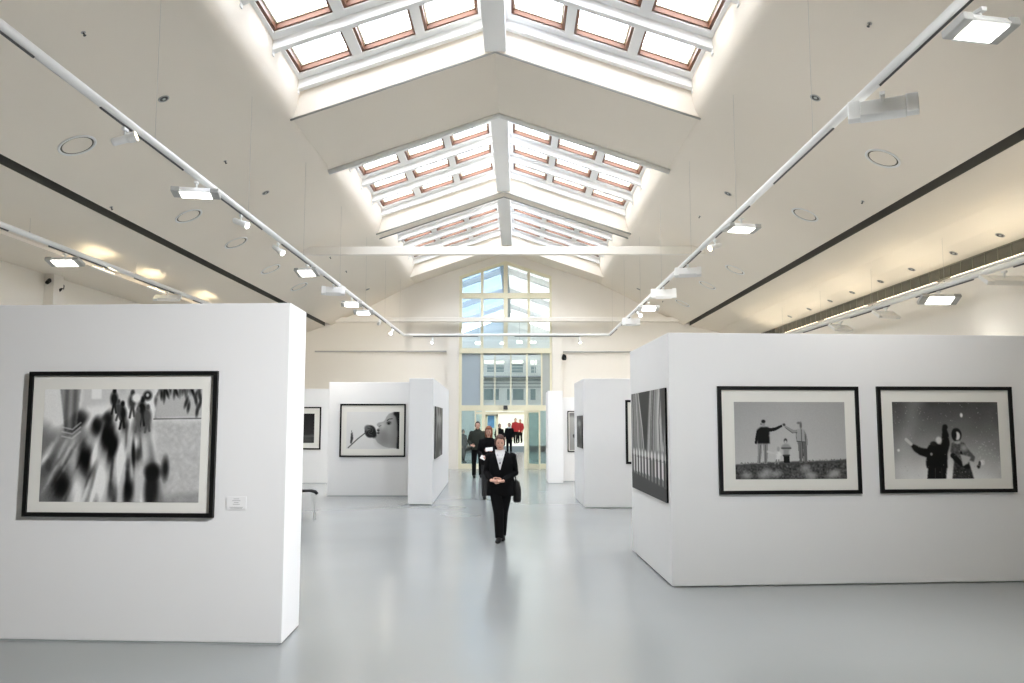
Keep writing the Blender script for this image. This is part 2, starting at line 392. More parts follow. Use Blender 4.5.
# ------------------------------------------------------------------ atrium beyond
A0, A1 = END + .3, 52.0
for nm, x0, x1 in (('wall_atrium_left', -7.3, -7.0), ('wall_atrium_right', 6.0, 6.3)):
    bm = bm_new(); box2(bm, (x0, A0, 0), (x1, 66, 6.2)); struct(obj(nm, bm, 'atrium_paint'))
def ax(px, y=A1): return on_y(px, 400, y).x
def az(py, y=A1): return on_y(517, py, y).z
bm = bm_new(); dl, dr2, dt = ax(480), ax(526), 2.65
box2(bm, (-7, A1, -.2), (dl, A1 + .3, 6.2)); box2(bm, (dr2, A1, -.2), (6, A1 + .3, 6.2)); box2(bm, (dl, A1, dt), (dr2, A1 + .3, 6.2))
prism(bm, [(-7, 6.2), (6, 6.2), (-.5, 8.6)], 'y', A1, A1 + .3)
struct(obj('wall_atrium_end', bm, 'atrium_paint'))
bm = bm_new(); box2(bm, (-7, A1, -.2), (6, 66, .35)); struct(obj('floor_landing', bm, 'atrium_paint'))
bm = bm_new(); box2(bm, (dl, A1 - .04, 0), (dr2, A1 - .002, .33)); struct(obj('trim_10', bm, 'atrium_grey'))
bm = bm_new(); box2(bm, (-7, 66, 0), (6, 66.2, 6)); struct(obj('wall_landing', bm, 'atrium_paint'))
# facade windows of the atrium
k = 200
for (px0, px1, py0, py1, m) in ((484, 493, 389, 400, 'window_grey'), (495.5, 499, 389, 400, 'window_grey'), (507, 509.5, 389, 400, 'window_grey'), (513, 523.5, 389, 400, 'window_grey'), (530.5, 535.5, 389, 400, 'window_grey'),
                                (487, 494, 365.5, 372, 'window_grey'), (496, 504, 365.5, 372, 'window_grey'), (512, 523, 365, 372.5, 'window_grey'), (531, 536, 366, 373, 'window_grey'),
                                (484, 493.5, 360, 364, 'lit_window'), (496, 504, 361, 364, 'lit_window'), (512, 523, 360, 364, 'lit_window'), (530.5, 537, 360, 364.5, 'lit_window')):
    k += 1; bm = bm_new(); x0, x1, z0, z1 = ax(px0), ax(px1), az(py1), az(py0)
    box2(bm, (x0, A1 - .03, z0), (x1, A1 - .002, z1)); struct(tw := obj('window_%d' % k, bm, m))
    bm = bm_new(); w = .05
    box2(bm, (x0 - w, A1 - .08, z0 - w), (x0, A1 - .002, z1 + w)); box2(bm, (x1, A1 - .08, z0 - w), (x1 + w, A1 - .002, z1 + w)); box2(bm, (x0, A1 - .08, z1), (x1, A1 - .002, z1 + w)); box2(bm, (x0, A1 - .08, z0 - w), (x1, A1 - .002, z0)); obj('window_frame', bm, 'atrium_paint', tw)
# gallery with railing
gb = empty('trim_11', (-.5, A1 - .4, 4.7)); struct(gb)
bm = bm_new(); box2(bm, (-6.4, -.3, -.06), (6.4, .39, .03)); obj('gallery_slab', bm, 'atrium_grey', gb)
bm = bm_new()
for i in range(5): tube(bm, [(-6.4, -.27, .2 + i * .2), (6.4, -.27, .2 + i * .2)], .018, 8)
for i in range(9): tube(bm, [(-6.4 + i * 1.6, -.27, 0), (-6.4 + i * 1.6, -.27, 1.0)], .022, 8)
obj('railing', bm, 'white_metal', gb)
for i, py in enumerate((380, 383.5, 387)):
    bm = bm_new(); z = az(py); box2(bm, (-4, A1 - .06, z - .04), (3, A1 - .002, z + .03)); struct(obj('trim_12', bm, 'grey_panel'))
# atrium roof: rafters, ridge, glazing
rb = bm_new(); box2(rb, (-.72, A0, 8.45), (-.38, A1, 8.85)); struct(obj('trim_13', rb, 'atrium_grey'))
for i in range(3):
    yy = 36.0 + i * 5.6; bm = bm_new()
    prism(bm, [(-7.0, 6.15), (-.55, 8.50), (6, 6.15), (6, 6.40), (-.55, 8.75), (-7.0, 6.40)], 'y', yy, yy + .25); struct(obj('trim_14', bm, 'roof_paint'))
for sg, m, nm in ((-1, 'atrium_blue', 'window_301'), (1, 'atrium_clear', 'window_302')):
    bm = bm_new(); e = -7.2 if sg < 0 else 6.2
    prism(bm, [(-.55, 8.88), (e, 6.48), (e, 6.50), (-.55, 8.90)], 'y', A0, A1 + .3); struct(obj(nm, bm, m))
bm = bm_new(); box2(bm, (-7.2, A1, 6.1), (6.2, 66, 6.2)); struct(obj('ceiling_landing', bm, 'atrium_paint'))
# atrium ceiling lamps seen high in the gable window
for i, (px, py) in enumerate(((478, 343), (503, 343.5), (519.5, 342), (533, 342.5))):
    p = on_y(px, py, 41.0); bm = bm_new(); box(bm, (0, 0, 0), (.30, .22, .14)); t = empty('pendant_lamp', p)
    obj('lamp_housing', bm, 'white_metal', t, bevel=.01)
    bm = bm_new(); box(bm, (0, -.115, -.01), (.26, .01, .1)); obj('diffuser', bm, 'lamp_on', t)
    bm = bm_new(); tube(bm, [(0, 0, .07), (0, 0, 8.87 - p.z - (abs(p.x + .55) * .361))], .008, 6); obj('suspension_rod', bm, 'grey_metal', t)
    tag(t, 'small lit lamp in the hall behind the gable glass, %s of four' % ('leftmost', 'second from left', 'third from left', 'rightmost')[i], 'lamp', 'lamps behind the gable glass')
def area(name, loc, target, sx_, sy_, power, col=(1, 1, 1), spread=math.pi, parent=None):
    l = bpy.data.lights.new(name, 'AREA'); l.shape = 'RECTANGLE'; l.size = sx_; l.size_y = sy_; l.energy = power; l.color = col; l.spread = spread
    o = bpy.data.objects.new(name, l); COL.objects.link(o); o.location = loc
    if target is not None: o.rotation_euler = (Vector(target) - Vector(loc)).to_track_quat('-Z', 'Y').to_euler()
    if parent: o.parent = parent
    return o
area('landing_daylight', (-.5, 59, 6.0), (-.5, 59, 0), 8, 8, 300, (1, 1, 1))

# ------------------------------------------------------------------ free-standing exhibition partitions
PH = 2.88
def partition(poly, label, h=PH, grp=None):
    c = sum((Vector(p) for p in poly), Vector((0, 0))) / len(poly)
    bm = bm_new(); prism(bm, [(p[0] - c.x, p[1] - c.y) for p in poly], 'z', .012, h)
    o = obj('partition_wall', bm, 'partition_paint', loc=(c.x, c.y, 0), bevel=.006)
    k = bm_new(); prism(k, [((p[0] - c.x) * .99, (p[1] - c.y) * .985) for p in poly], 'z', 0, .014); obj('plinth', k, 'atrium_grey', o)
    return tag(o, label, 'partition')
partition([(-1.965, 7.04), (-1.985, 7.66), (-6.9, 8.02), (-6.9, 7.295)], 'large white partition at the left front, carrying the blurred crowd photograph')
partition([(1.745, 9.45), (6.9, 9.87), (6.9, 12.4), (1.665, 12.06)], 'large white partition at the right front with three photographs on two faces')
partition([(1.455, 18.0), (1.42, 20.4), (4.6, 20.4), (4.6, 18.0)], 'white partition behind the right front one, with a narrow print on its left end', 2.80)
partition([(.94, 25.1), (1.40, 25.1), (1.40, 26.9), (.94, 26.9)], 'narrow white partition column just right of the entrance doors', 2.80)
partition([(1.405, 26.0), (1.405, 26.4), (4.6, 26.4), (4.6, 26.0)], 'distant white partition joined to the narrow column right of the doors', 2.62)
partition([(-4.78, 20.86), (-4.78, 21.3), (-2.60, 21.3), (-2.60, 20.86)], 'white partition carrying the photograph of a face and flower', 2.86)
partition([(-2.45, 18.62), (-1.90, 18.62), (-2.12, 25.6), (-2.6, 25.6)], 'long white partition left of the walking people, seen almost end on', 2.84)
partition([(-8.9, 25.1), (-8.9, 25.5), (-4.5, 25.5), (-4.5, 25.1)], 'white partition at the far left behind the large front one', 2.86)

# ------------------------------------------------------------------ monochrome prints, painted numerically then baked to vertex colours
class Canvas:
    def __init__(s, w, h, base=1.0):
        s.w, s.h = w, h; s.a = np.full((h, w), base, float)
        s.X, s.Y = np.meshgrid((np.arange(w) + .5) / w, (np.arange(h) + .5) / h)   # y down, 0..1
    def mask_poly(s, pts, soft=0):
        m = np.zeros((s.h, s.w), bool); n = len(pts)
        for i in range(n):
            x0, y0 = pts[i]; x1, y1 = pts[(i + 1) % n]
            if y0 == y1: continue
            c = ((y0 > s.Y) != (y1 > s.Y)) & (s.X < (x1 - x0) * (s.Y - y0) / (y1 - y0) + x0); m ^= c
        m = m.astype(float); return blur(m, soft) if soft else m
    def poly(s, pts, v, soft=0, al=1): m = s.mask_poly(pts, soft) * al; s.a = s.a * (1 - m) + v * m
    def ell(s, cx, cy, rx, ry, v, soft=.15, ang=0, al=1):
        c, q = math.cos(ang), math.sin(ang); asp = s.h / s.w
        dx, dy = (s.X - cx), (s.Y - cy) * asp; ry *= asp
        u, w = dx * c + dy * q, -dx * q + dy * c
        r = np.sqrt((u / rx) ** 2 + (w / ry) ** 2); m = np.clip((1 + soft - r) / (2 * soft), 0, 1) * al
        s.a = s.a * (1 - m) + v * m
    def line(s, pts, wd, v, soft=.3, al=1):
        asp = s.h / s.w; D = np.full(s.a.shape, 9.0)
        for (x0, y0), (x1, y1) in zip(pts, pts[1:]):
            ax_, ay = x0, y0 * asp; bx, by = x1, y1 * asp; L2 = (bx - ax_) ** 2 + (by - ay) ** 2 + 1e-9
            t = np.clip(((s.X - ax_) * (bx - ax_) + (s.Y * asp - ay) * (by - ay)) / L2, 0, 1)
            D = np.minimum(D, np.hypot(s.X - ax_ - t * (bx - ax_), s.Y * asp - ay - t * (by - ay)))
        m = np.clip((wd * (1 + soft) - D) / (2 * soft * wd), 0, 1) * al; s.a = s.a * (1 - m) + v * m
    def noise(s, amp, k=1):
        n = np.random.rand(s.h, s.w) - .5
        if k > 1: n = blur(n, k) * k * 1.6
        s.a = s.a + n * amp
def blur(a, k):
    k = int(max(1, k))
    for ax_ in (0, 1):
        for _ in range(2):
            p = np.pad(a, [(k, k) if i == ax_ else (0, 0) for i in (0, 1)], mode='edge'); c = np.cumsum(p, axis=ax_)
            c = np.insert(c, 0, 0, axis=ax_)
            if ax_ == 0: a = (c[2 * k + 1:, :] - c[:-(2 * k + 1), :]) / (2 * k + 1)
            else: a = (c[:, 2 * k + 1:] - c[:, :-(2 * k + 1)]) / (2 * k + 1)
    return a
def zoomblur(a, cx, cy, amt, n=14):
    h, w = a.shape; out = np.zeros_like(a); yy, xx = np.mgrid[0:h, 0:w]
    for i in range(n):
        f = 1 + amt * (i / (n - 1) - .5); x = np.clip(cx * w + (xx - cx * w) * f, 0, w - 1).astype(int); y = np.clip(cy * h + (yy - cy * h) * f, 0, h - 1).astype(int)
        out += a[y, x]
    return out / n

def art_crowd():
    c = Canvas(300, 215, .86); c.noise(.35, 5)
    c.poly([(0, .3), (.2, .45), (.2, 1), (0, 1)], .45, 8); c.poly([(.33, .38), (.66, .32), (.72, 1), (.25, 1)], .70, 9); c.poly([(.66, .3), (.70, .5), (.80, 1), (.70, 1)], .45, 4)
    rnd = random.Random(11)
    for i in range(46):
        x, y = rnd.uniform(.02, .74), rnd.uniform(.35, 1); c.line([(x, y), (x + (x - .5) * .12, y + .16)], .006, rnd.choice((.1, .95, .95, .25, 1)), .6, .8)
    for (x, y, rx, ry, v) in ((.23, .26, .05, .07, .10), (.19, .33, .05, .08, .22), (.25, .42, .04, .08, .45), (.34, .33, .035, .085, .04), (.41, .25, .035, .05, .06), (.42, .34, .04, .06, .18),
                              (.44, .48, .045, .10, .0), (.40, .44, .03, .10, .02), (.435, .60, .02, .06, .1), (.28, .62, .05, .12, .0), (.26, .52, .03, .05, .12), (.30, .72, .04, .07, .05), (.14, .86, .055, .10, .0), (.12, .76, .04, .04, .1), (.05, .68, .02, .06, .1),
                              (.52, .32, .025, .06, .25), (.60, .34, .04, .09, .42), (.65, .30, .035, .09, .38), (.58, .58, .012, .12, .02), (.61, .58, .02, .06, .08), (.56, .90, .035, .10, .05), (.55, .78, .015, .06, .1),
                              (.45, .90, .02, .09, .15), (.70, .74, .045, .07, .02), (.78, .72, .025, .09, .06), (.70, .90, .035, .12, .12), (.48, .93, .012, .08, .3), (.36, .16, .03, .05, .95), (.55, .66, .02, .04, .15), (.33, .60, .015, .10, 1), (.50, .62, .02, .12, .98), (.38, .82, .03, .13, .95)):
        c.ell(x, y, rx, ry, v, .3, rnd.uniform(-.12, .12))
    c.a = blur(c.a, 1); c.a = .2 * c.a + .8 * zoomblur(c.a, .56, -.3, .17, 18)
    c.a = np.clip((c.a - .5) * 1.3 + .57, .02, .98)
    m = c.mask_poly([(.10, 0), (.23, 0), (.215, .34), (.14, .38)], 1) * .8; c.a = c.a * (1 - m) + (.42 + .25 * np.sin(c.X * 120) * .5) * m
    for y in (.31, .35, .39): c.line([(.125, y + .03), (.19, y + .05), (.24, y - .01)], .005, .85, al=.6)
    c.poly([(.24, 0), (.70, 0), (.68, .10), (.45, .12), (.24, .17)], .84, 4, .8); c.poly([(.30, 0), (.365, 0), (.365, .09), (.30, .09)], 1.0, 1)
    for x, y, q, v in ((.445, .09, 1.1, .08), (.50, .21, 1.2, .05), (.56, .11, 1.2, .25), (.625, .18, 1.3, .06), (.725, .12, 1.1, .08), (.66, .24, 1.2, .35), (.60, .25, 1.1, .4), (.475, .17, .9, .3)):
        c.ell(x, y - .065 * q, .011 * q, .022 * q, v, .4); c.ell(x, y, .021 * q, .055 * q, v, .4, rnd.uniform(-.2, .2)); c.line([(x, y + .04), (x - .012, y + .12 * q)], .007, v, .6); c.line([(x + .005, y + .04), (x + .016, y + .11 * q)], .007, v, .6)
    c.ell(.585, .08, .028, .04, .98, .3); c.ell(.655, .06, .026, .04, .06, .4); c.ell(.655, .055, .010, .016, .85, .5)
    c.poly([(.72, 0), (1, 0), (1, .25), (.70, .265)], .78, 2)
    for i in range(15):
        x = .73 + i * .0175 + rnd.uniform(-.006, .006); c.ell(x, rnd.uniform(.0, .05), .009, rnd.uniform(.03, .07), rnd.uniform(.05, .5), .6, rnd.uniform(-.4, .4))
    for x, y in ((.90, .12), (.915, .16), (.985, .07), (.985, .14), (.96, .10), (.97, .20)): c.ell(x, y, .010, .05, .2, .5, rnd.uniform(-.4, .4))
    c.line([(.70, .268), (1, .262)], .004, .35)
    m = c.mask_poly([(.70, .28), (1, .28), (1, 1), (.80, 1), (.72, .6)], 5) * .85; t = .76 + blur(np.random.rand(c.h, c.w) - .5, 2) * .5; c.a = c.a * (1 - m) + t * m
    c.ell(.71, .73, .045, .06, .03, .5); c.ell(.785, .70, .02, .09, .10, .6); c.ell(.70, .90, .035, .12, .12, .6)
    c.poly([(.80, .93), (1, .90), (1, 1), (.78, 1)], .5, 5, .5); c.noise(.06); return c.a
def art_family():
    c = Canvas(240, 165, .5); c.a = .70 + .15 * c.Y - .10 * np.abs(c.X - .5); c.noise(.02)
    c.poly([(0, .81), (.2, .79), (.55, .77), (.8, .765), (1, .745), (1, 1.01), (0, 1.01)], .30, 1)
    g = c.mask_poly([(0, .83), (1, .78), (1, 1.01), (0, 1.01)], 2); c.a += g * (blur(np.random.rand(c.h, c.w) - .5, 1) * .8)
    for x, y in ((.28, .90), (.36, .93), (.66, .93), (.68, .97), (.90, .92), (.10, .95), (.62, .86), (.25, .95), (.86, .95)): c.ell(x, y, .045, .04, .72, .7, random.uniform(-.3, .3), .7)
    for i in range(60): x = random.random(); c.line([(x, .80 - .05 * x), (x + random.uniform(-.01, .01), .785 - .05 * x)], .0015, .30)
    # man in a dark jacket, right arm raised sideways
    c.poly([(.205, .53), (.245, .53), (.24, .66), (.225, .80), (.195, .80), (.205, .66)], .60, 0); c.poly([(.25, .53), (.298, .53), (.295, .66), (.285, .80), (.26, .80), (.258, .66)], .58, 0); c.line([(.23, .56), (.215, .79)], .004, .40); c.line([(.275, .56), (.272, .79)], .004, .40)
    c.poly([(.205, .36), (.24, .325), (.30, .33), (.315, .345), (.31, .44), (.315, .54), (.205, .54)], .05, 1)
    c.poly([(.20, .37), (.225, .37), (.215, .46), (.195, .55), (.178, .54), (.187, .45)], .05, 0); c.poly([(.29, .34), (.36, .335), (.425, .295), (.432, .325), (.37, .375), (.30, .395)], .07, 0)
    c.ell(.262, .285, .016, .040, .62, .2); c.ell(.262, .255, .018, .022, .10, .3); c.ell(.240, .29, .004, .015, .3, .4); c.ell(.438, .295, .012, .013, .62, .3)
    # woman in a pale jacket, left arm raised to his
    c.poly([(.562, .50), (.605, .50), (.605, .66), (.60, .79), (.575, .79), (.57, .66)], .48, 0); c.poly([(.607, .50), (.65, .50), (.645, .66), (.645, .79), (.62, .79), (.612, .66)], .42, 0); c.line([(.585, .53), (.587, .78)], .003, .3); c.line([(.605, .52), (.61, .78)], .003, .2)
    c.poly([(.555, .36), (.60, .345), (.632, .37), (.64, .45), (.64, .52), (.558, .515), (.552, .43)], .66, 1); c.line([(.60, .36), (.60, .51)], .003, .4); c.line([(.558, .515), (.64, .52)], .004, .3); c.line([(.556, .37), (.552, .44), (.558, .51)], .003, .45)
    c.poly([(.625, .37), (.645, .42), (.655, .50), (.655, .56), (.638, .57), (.632, .50)], .56, 0); c.line([(.632, .42), (.636, .55)], .003, .3)
    c.poly([(.55, .365), (.565, .40), (.52, .405), (.45, .335), (.455, .305), (.53, .365)], .60, 0); c.line([(.56, .40), (.52, .405), (.46, .34)], .003, .35); c.ell(.447, .298, .011, .017, .25, .4)
    c.ell(.585, .305, .016, .038, .72, .2); c.ell(.597, .305, .010, .042, .40, .4); c.ell(.578, .275, .015, .015, .45, .5)
    # children between them
    c.poly([(.43, .69), (.488, .69), (.486, .79), (.436, .79)], .05, 0); c.poly([(.42, .57), (.44, .545), (.475, .545), (.50, .58), (.505, .60), (.485, .63), (.485, .70), (.435, .70), (.435, .63), (.412, .60)], .62, 1); c.line([(.42, .60), (.50, .60)], .006, .30); c.line([(.43, .69), (.488, .69)], .005, .25); c.ell(.455, .505, .016, .032, .30, .2); c.ell(.455, .52, .011, .018, .78, .3)
    c.poly([(.372, .65), (.402, .64), (.42, .69), (.405, .70), (.40, .76), (.365, .76), (.372, .69), (.36, .675)], .90, 1); c.line([(.372, .66), (.335, .665), (.295, .645)], .010, .82, .5); c.ell(.388, .61, .013, .030, .66, .3); c.line([(.37, .75), (.355, .80)], .006, .55); c.line([(.39, .75), (.385, .80)], .006, .55)
    c.noise(.03); return c.a
def art_snow():
    c = Canvas(240, 170, .3); c.a = .30 + .46 * c.Y ** 1.1; c.a += (blur(np.random.rand(c.h, c.w) - .5, 10)) * .9 + .15 * np.exp(-((c.X - .22 + .2 * c.Y) ** 2) / .006) * (1 - c.Y)
    c.a += .25 * np.exp(-(((c.X - .5) / .5) ** 2 + ((c.Y - 1) / .4) ** 2))
    # left figure: arms out and up
    c.poly([(.165, .545), (.20, .56), (.26, .60), (.31, .61), (.34, .55), (.40, .54), (.445, .56), (.46, .42), (.465, .34), (.50, .34), (.52, .42), (.525, .56), (.50, .68), (.495, .86), (.30, .86), (.295, .78), (.305, .72), (.24, .69), (.19, .64), (.165, .58)], .03, 1)
    c.poly([(.315, .84), (.49, .84), (.475, 1.01), (.30, 1.01)], .05, 1); c.line([(.38, .86), (.375, 1)], .003, .25); c.line([(.44, .86), (.44, 1)], .003, .2)
    c.ell(.49, .33, .024, .035, .06, .3); c.ell(.425, .50, .028, .045, .86, .3); c.ell(.375, .545, .03, .03, .12, .3); c.line([(.165, .55), (.12, .49)], .014, .80); c.ell(.35, .68, .012, .02, .6, .4)
    # right figure: light coat, hood, mitts
    c.poly([(.545, .54), (.59, .51), (.66, .53), (.70, .62), (.76, .72), (.745, .78), (.70, .76), (.69, .80), (.56, .78), (.53, .64)], .36, 1)
    c.poly([(.56, .76), (.70, .78), (.74, 1.01), (.535, 1.01)], .22, 1)
    t = c.mask_poly([(.545, .52), (.68, .52), (.74, 1), (.54, 1)], 1); c.a += t * (blur(np.random.rand(c.h, c.w) - .5, 1) * .5)
    c.line([(.55, .70), (.62, .80), (.68, .84)], .022, .05); c.line([(.63, .66), (.645, .80)], .010, .08); c.poly([(.62, .68), (.72, .72), (.69, .80), (.64, .84)], .75, 1)
    c.ell(.595, .43, .047, .085, .05, .15); c.ell(.600, .445, .028, .055, .92, .2); c.ell(.575, .43, .02, .07, .04, .3); c.ell(.60, .53, .03, .02, .9, .4, 0, .6); c.ell(.66, .60, .03, .04, .75, .5, 0, .7)
    c.poly([(.77, .84), (.81, .78), (.80, .86), (.785, .87)], .06, 1); c.ell(.825, .79, .022, .035, .95, .3); c.ell(.80, .80, .012, .03, .3, .3)
    c.ell(.65, .175, .013, .028, .97, .35); c.ell(.045, .63, .012, .018, .92, .4)
    for i in range(150): c.ell(random.random(), random.random(), .003, .005, random.uniform(.6, .9), .8, 0, .7)
    for i in range(50): c.ell(random.uniform(.78, 1), random.uniform(.5, .95), .005, .007, .85, .8, 0, .6)
    c.noise(.04); return c.a
def art_face():
    c = Canvas(170, 130, .93); c.a -= .03 * c.Y
    F = [(.99, .01), (.90, .01), (.80, .06), (.755, .14), (.735, .21), (.70, .27), (.60, .30), (.575, .34), (.585, .385), (.63, .40), (.60, .44), (.575, .48), (.60, .52), (.585, .56), (.60, .60), (.555, .64), (.545, .72), (.60, .83), (.70, .92), (.80, .96), (.99, .97)]
    c.poly(F, .66, 1); m = c.mask_poly(F, 1)
    c.a = c.a * (1 - m) + m * (.70 - .35 * np.exp(-((c.X - .70) / .12) ** 2 - ((c.Y - .62) / .20) ** 2) * .35 - .20 * np.clip((c.X - .8) / .2, 0, 1) + .12 * np.exp(-((c.X - .68) / .05) ** 2 - ((c.Y - .38) / .1) ** 2))
    c.ell(.73, .78, .14, .14, .50, .7, 0, .5); c.ell(.80, .30, .04, .045, .35, .6); c.ell(.795, .325, .022, .02, .08, .4); c.line([(.765, .235), (.80, .20), (.86, .19)], .008, .18); c.line([(.77, .29), (.80, .275), (.83, .285)], .005, .1); c.line([(.61, .40), (.65, .37)], .008, .3, al=.6)
    c.ell(.60, .50, .025, .03, .28, .4); c.ell(.60, .57, .025, .03, .30, .4)
    c.poly([(1, 0), (.90, 0), (.88, .06), (.93, .14), (.955, .30), (.965, .60), (.95, .99), (1, 1)], .06, 2)
    c.ell(.45, .53, .105, .165, .17, .12); c.ell(.40, .44, .06, .08, .42, .3); c.ell(.52, .60, .05, .10, .12, .3)
    for a in range(7): c.line([(.45 + .08 * math.cos(a), .53 + .12 * math.sin(a)), (.45 + .05 * math.cos(a + 1.3), .53 + .07 * math.sin(a + 1.3)), (.45 + .02 * math.cos(a + 2.4), .53 + .04 * math.sin(a + 2.4))], .006, .36 if a % 2 else .06, al=.7)
    c.line([(.355, .57), (.22, .72), (.10, .88), (.04, .96)], .011, .36); c.poly([(.075, .84), (.09, .58), (.115, .55), (.13, .72), (.10, .86)], .22, 1); c.line([(.10, .55), (.10, .5)], .004, .3)
    c.noise(.02); return c.a
def art_hands():
    c = Canvas(150, 210, .05); rnd = random.Random(4)
    c.poly([(0, 0), (.27, 0), (.36, .35), (.40, .62), (0, .62)], .55, 3); c.poly([(.58, 0), (.95, 0), (1, .60), (.50, .62), (.56, .30)], .62, 4)
    for i in range(22):
        x = rnd.uniform(.0, .28); c.line([(x, 0), (x * 1.15 + .02, .3), (x * 1.35 + .01, .62)], rnd.uniform(.003, .009), rnd.choice((.05, .1, .3, .95, .9)), .6, .85)
    for i in range(30):
        x = rnd.uniform(.60, 1.0); c.line([(x, 0), (x - .05, .3), (.50 + (x - .60) * 1.25, .64)], rnd.uniform(.003, .010), rnd.choice((.05, .12, .4, 1, .95, .85)), .6, .85)
    c.poly([(.27, 0), (.60, 0), (.57, .25), (.50, .62), (.40, .62), (.35, .30)], .06, 2); c.line([(.24, .0), (.36, .35), (.42, .64)], .012, .80, .6); c.line([(.60, .05), (.54, .35), (.50, .6)], .010, .55, .6)
    c.poly([(.88, 0), (1, 0), (1, .1), (.93, .55)], .15, 2)
    c.poly([(0, .60), (1, .56), (1, .88), (0, .85)], .50, 2)
    for i in range(11):
        x = .02 + i * .092; c.poly([(x, .64), (x + .040, .64), (x + .040, .87), (x, .87)], .02, 0); c.ell(x + .062, .62, .024, .045, .95, .4); c.poly([(x + .046, .66), (x + .086, .66), (x + .086, .82), (x + .046, .80)], rnd.choice((.9, .95, .6)), 0)
    c.poly([(0, .83), (1, .885), (1, 1.01), (0, 1.01)], .16, 1); c.noise(.05); return c.a
def art_dark(v=.12):
    c = Canvas(40, 60, v); c.a += .1 * c.Y; c.ell(.5, .9, .5, .1, .3, .5); c.poly([(0, .75), (1, .72), (1, .80), (0, .83)], .35, 1); c.noise(.04); return c.a
def art_streak(seed):
    random.seed(seed); c = Canvas(40, 100, .15)
    for i in range(10): c.line([(random.random(), 0), (random.random(), 1)], .03, random.uniform(.05, .7), .8)
    c.ell(.5, .25, .35, .10, .6, .5); c.ell(.5, .75, .4, .12, .05, .5); c.noise(.05); return c.a
def art_spot():
    c = Canvas(60, 100, .75); c.a -= .15 * c.Y; c.ell(.75, .58, .18, .09, .08, .2); c.line([(.2, .6), (.6, .56)], .02, .25); c.ell(.25, .62, .06, .05, .3, .3); c.poly([(.0, .0), (1, 0), (1, .12), (0, .1)], .5, 3); return c.a
pm = bpy.data.materials.new('photographic_print'); pm.use_nodes = True
_b = pm.node_tree.nodes['Principled BSDF']; _a = pm.node_tree.nodes.new('ShaderNodeVertexColor'); _a.layer_name = 'tone'
pm.node_tree.links.new(_a.outputs[0], _b.inputs['Base Color']); _b.inputs['Roughness'].default_value = .45; _b.inputs['Specular IOR Level'].default_value = .25
def print_mesh(name, a, w, h, parent, y):
    H, Wd = a.shape; a = np.clip(a, 0, 1); lin = np.where(a <= .04045, a / 12.92, ((a + .055) / 1.055) ** 2.4) * .88
    xs = (np.arange(Wd) / (Wd - 1) - .5) * w; zs = (.5 - np.arange(H) / (H - 1)) * h
    V = np.zeros((H * Wd, 3)); V[:, 0] = np.tile(xs, H); V[:, 1] = y; V[:, 2] = np.repeat(zs, Wd)
    i = (np.arange(H - 1)[:, None] * Wd + np.arange(Wd - 1)[None]).ravel(); Fc = np.stack([i, i + Wd, i + Wd + 1, i + 1], 1)
    me = bpy.data.meshes.new(name); me.from_pydata(V.tolist(), [], Fc.tolist())
    ca = me.color_attributes.new('tone', 'FLOAT_COLOR', 'POINT'); l = lin.ravel(); ca.data.foreach_set('color', np.stack([l, l, l * .985, np.ones_like(l)], 1).ravel().astype(np.float32))
    me.materials.append(pm); o = bpy.data.objects.new(name, me); COL.objects.link(o); o.parent = parent; return o
def picture(label, p, nrm, w, h, art, fw=.03, border=.12, bb=None, roll=0, frame=True, name='framed_photograph'):
    """p centre on the wall; local -Y looks out along nrm"""
    nrm = Vector(nrm).normalized(); rz_ = math.atan2(nrm.y, nrm.x) + math.pi / 2
    t = empty(name, Vector(p), (0, roll, rz_)); tag(t, label, 'picture', None)
    if frame:
        bm = bm_new(); d0, d1 = -.035, -.001
        box2(bm, (-w / 2, d0, -h / 2), (-w / 2 + fw, d1, h / 2)); box2(bm, (w / 2 - fw, d0, -h / 2), (w / 2, d1, h / 2))
        box2(bm, (-w / 2 + fw, d0, h / 2 - fw), (w / 2 - fw, d1, h / 2)); box2(bm, (-w / 2 + fw, d0, -h / 2), (w / 2 - fw, d1, -h / 2 + fw))
        obj('frame', bm, 'black_frame', t)
        bm = bm_new(); box2(bm, (-w / 2 + fw, -.016, -h / 2 + fw), (w / 2 - fw, -.004, h / 2 - fw)); obj('mat_board', bm, 'mat_board', t)
        bl, br, bt, bbm = border if hasattr(border, '__len__') else (border,) * 4
        pr = print_mesh('print', art, w - bl - br, h - bt - bbm, t, -.018); pr.location = ((bl - br) / 2, 0, (bbm - bt) / 2)
    else:
        bm = bm_new(); box2(bm, (-w / 2, -.022, -h / 2), (w / 2, -.002, h / 2)); obj('backing_panel', bm, 'black_frame', t)
        print_mesh('print', art, w, h, t, -.024)
    return t
def pic_px(label, P0, nrm, x0, x1, y0, y1, art, **k):
    """corners read on the wall plane: mean of edges"""
    nrm = Vector(nrm).normalized(); ax_ = Vector((-nrm.y, nrm.x, 0))
    c = [on_plane(px, py, P0, nrm) for px, py in ((x0[0], y0[0]), (x1[0], y0[1]), (x0[1], y1[0]), (x1[1], y1[1]))]
    ctr = (c[0] + c[1] + c[2] + c[3]) / 4; w = ((c[1] - c[0]).length + (c[3] - c[2]).length) / 2; h = ((c[2] - c[0]).length + (c[3] - c[1]).length) / 2
    return picture(label, ctr + nrm * .001, nrm, w, h, art, **k)
nL = Vector((-.0518, -1, 0)).normalized(); PL = (-1.985, 7.04, 0)
pic_px('black framed monochrome photograph of a blurred walking crowd, hung on the left front partition', PL, nL, (32, 24), (219, 214.5), (371.5, 371.5), (515, 518.5), art_crowd(), fw=.036, border=(.140, .135, .155, .125))
nR = Vector((.0815, -1, 0)).normalized(); PR = (1.745, 9.45, 0)
pic_px('black framed photograph of a family of four standing on a grassy hill', PR, nR, (717, 719), (857.5, 860.5), (386, 387), (494.5, 493.5), art_family(), fw=.042, border=(.19, .17, .18, .17))
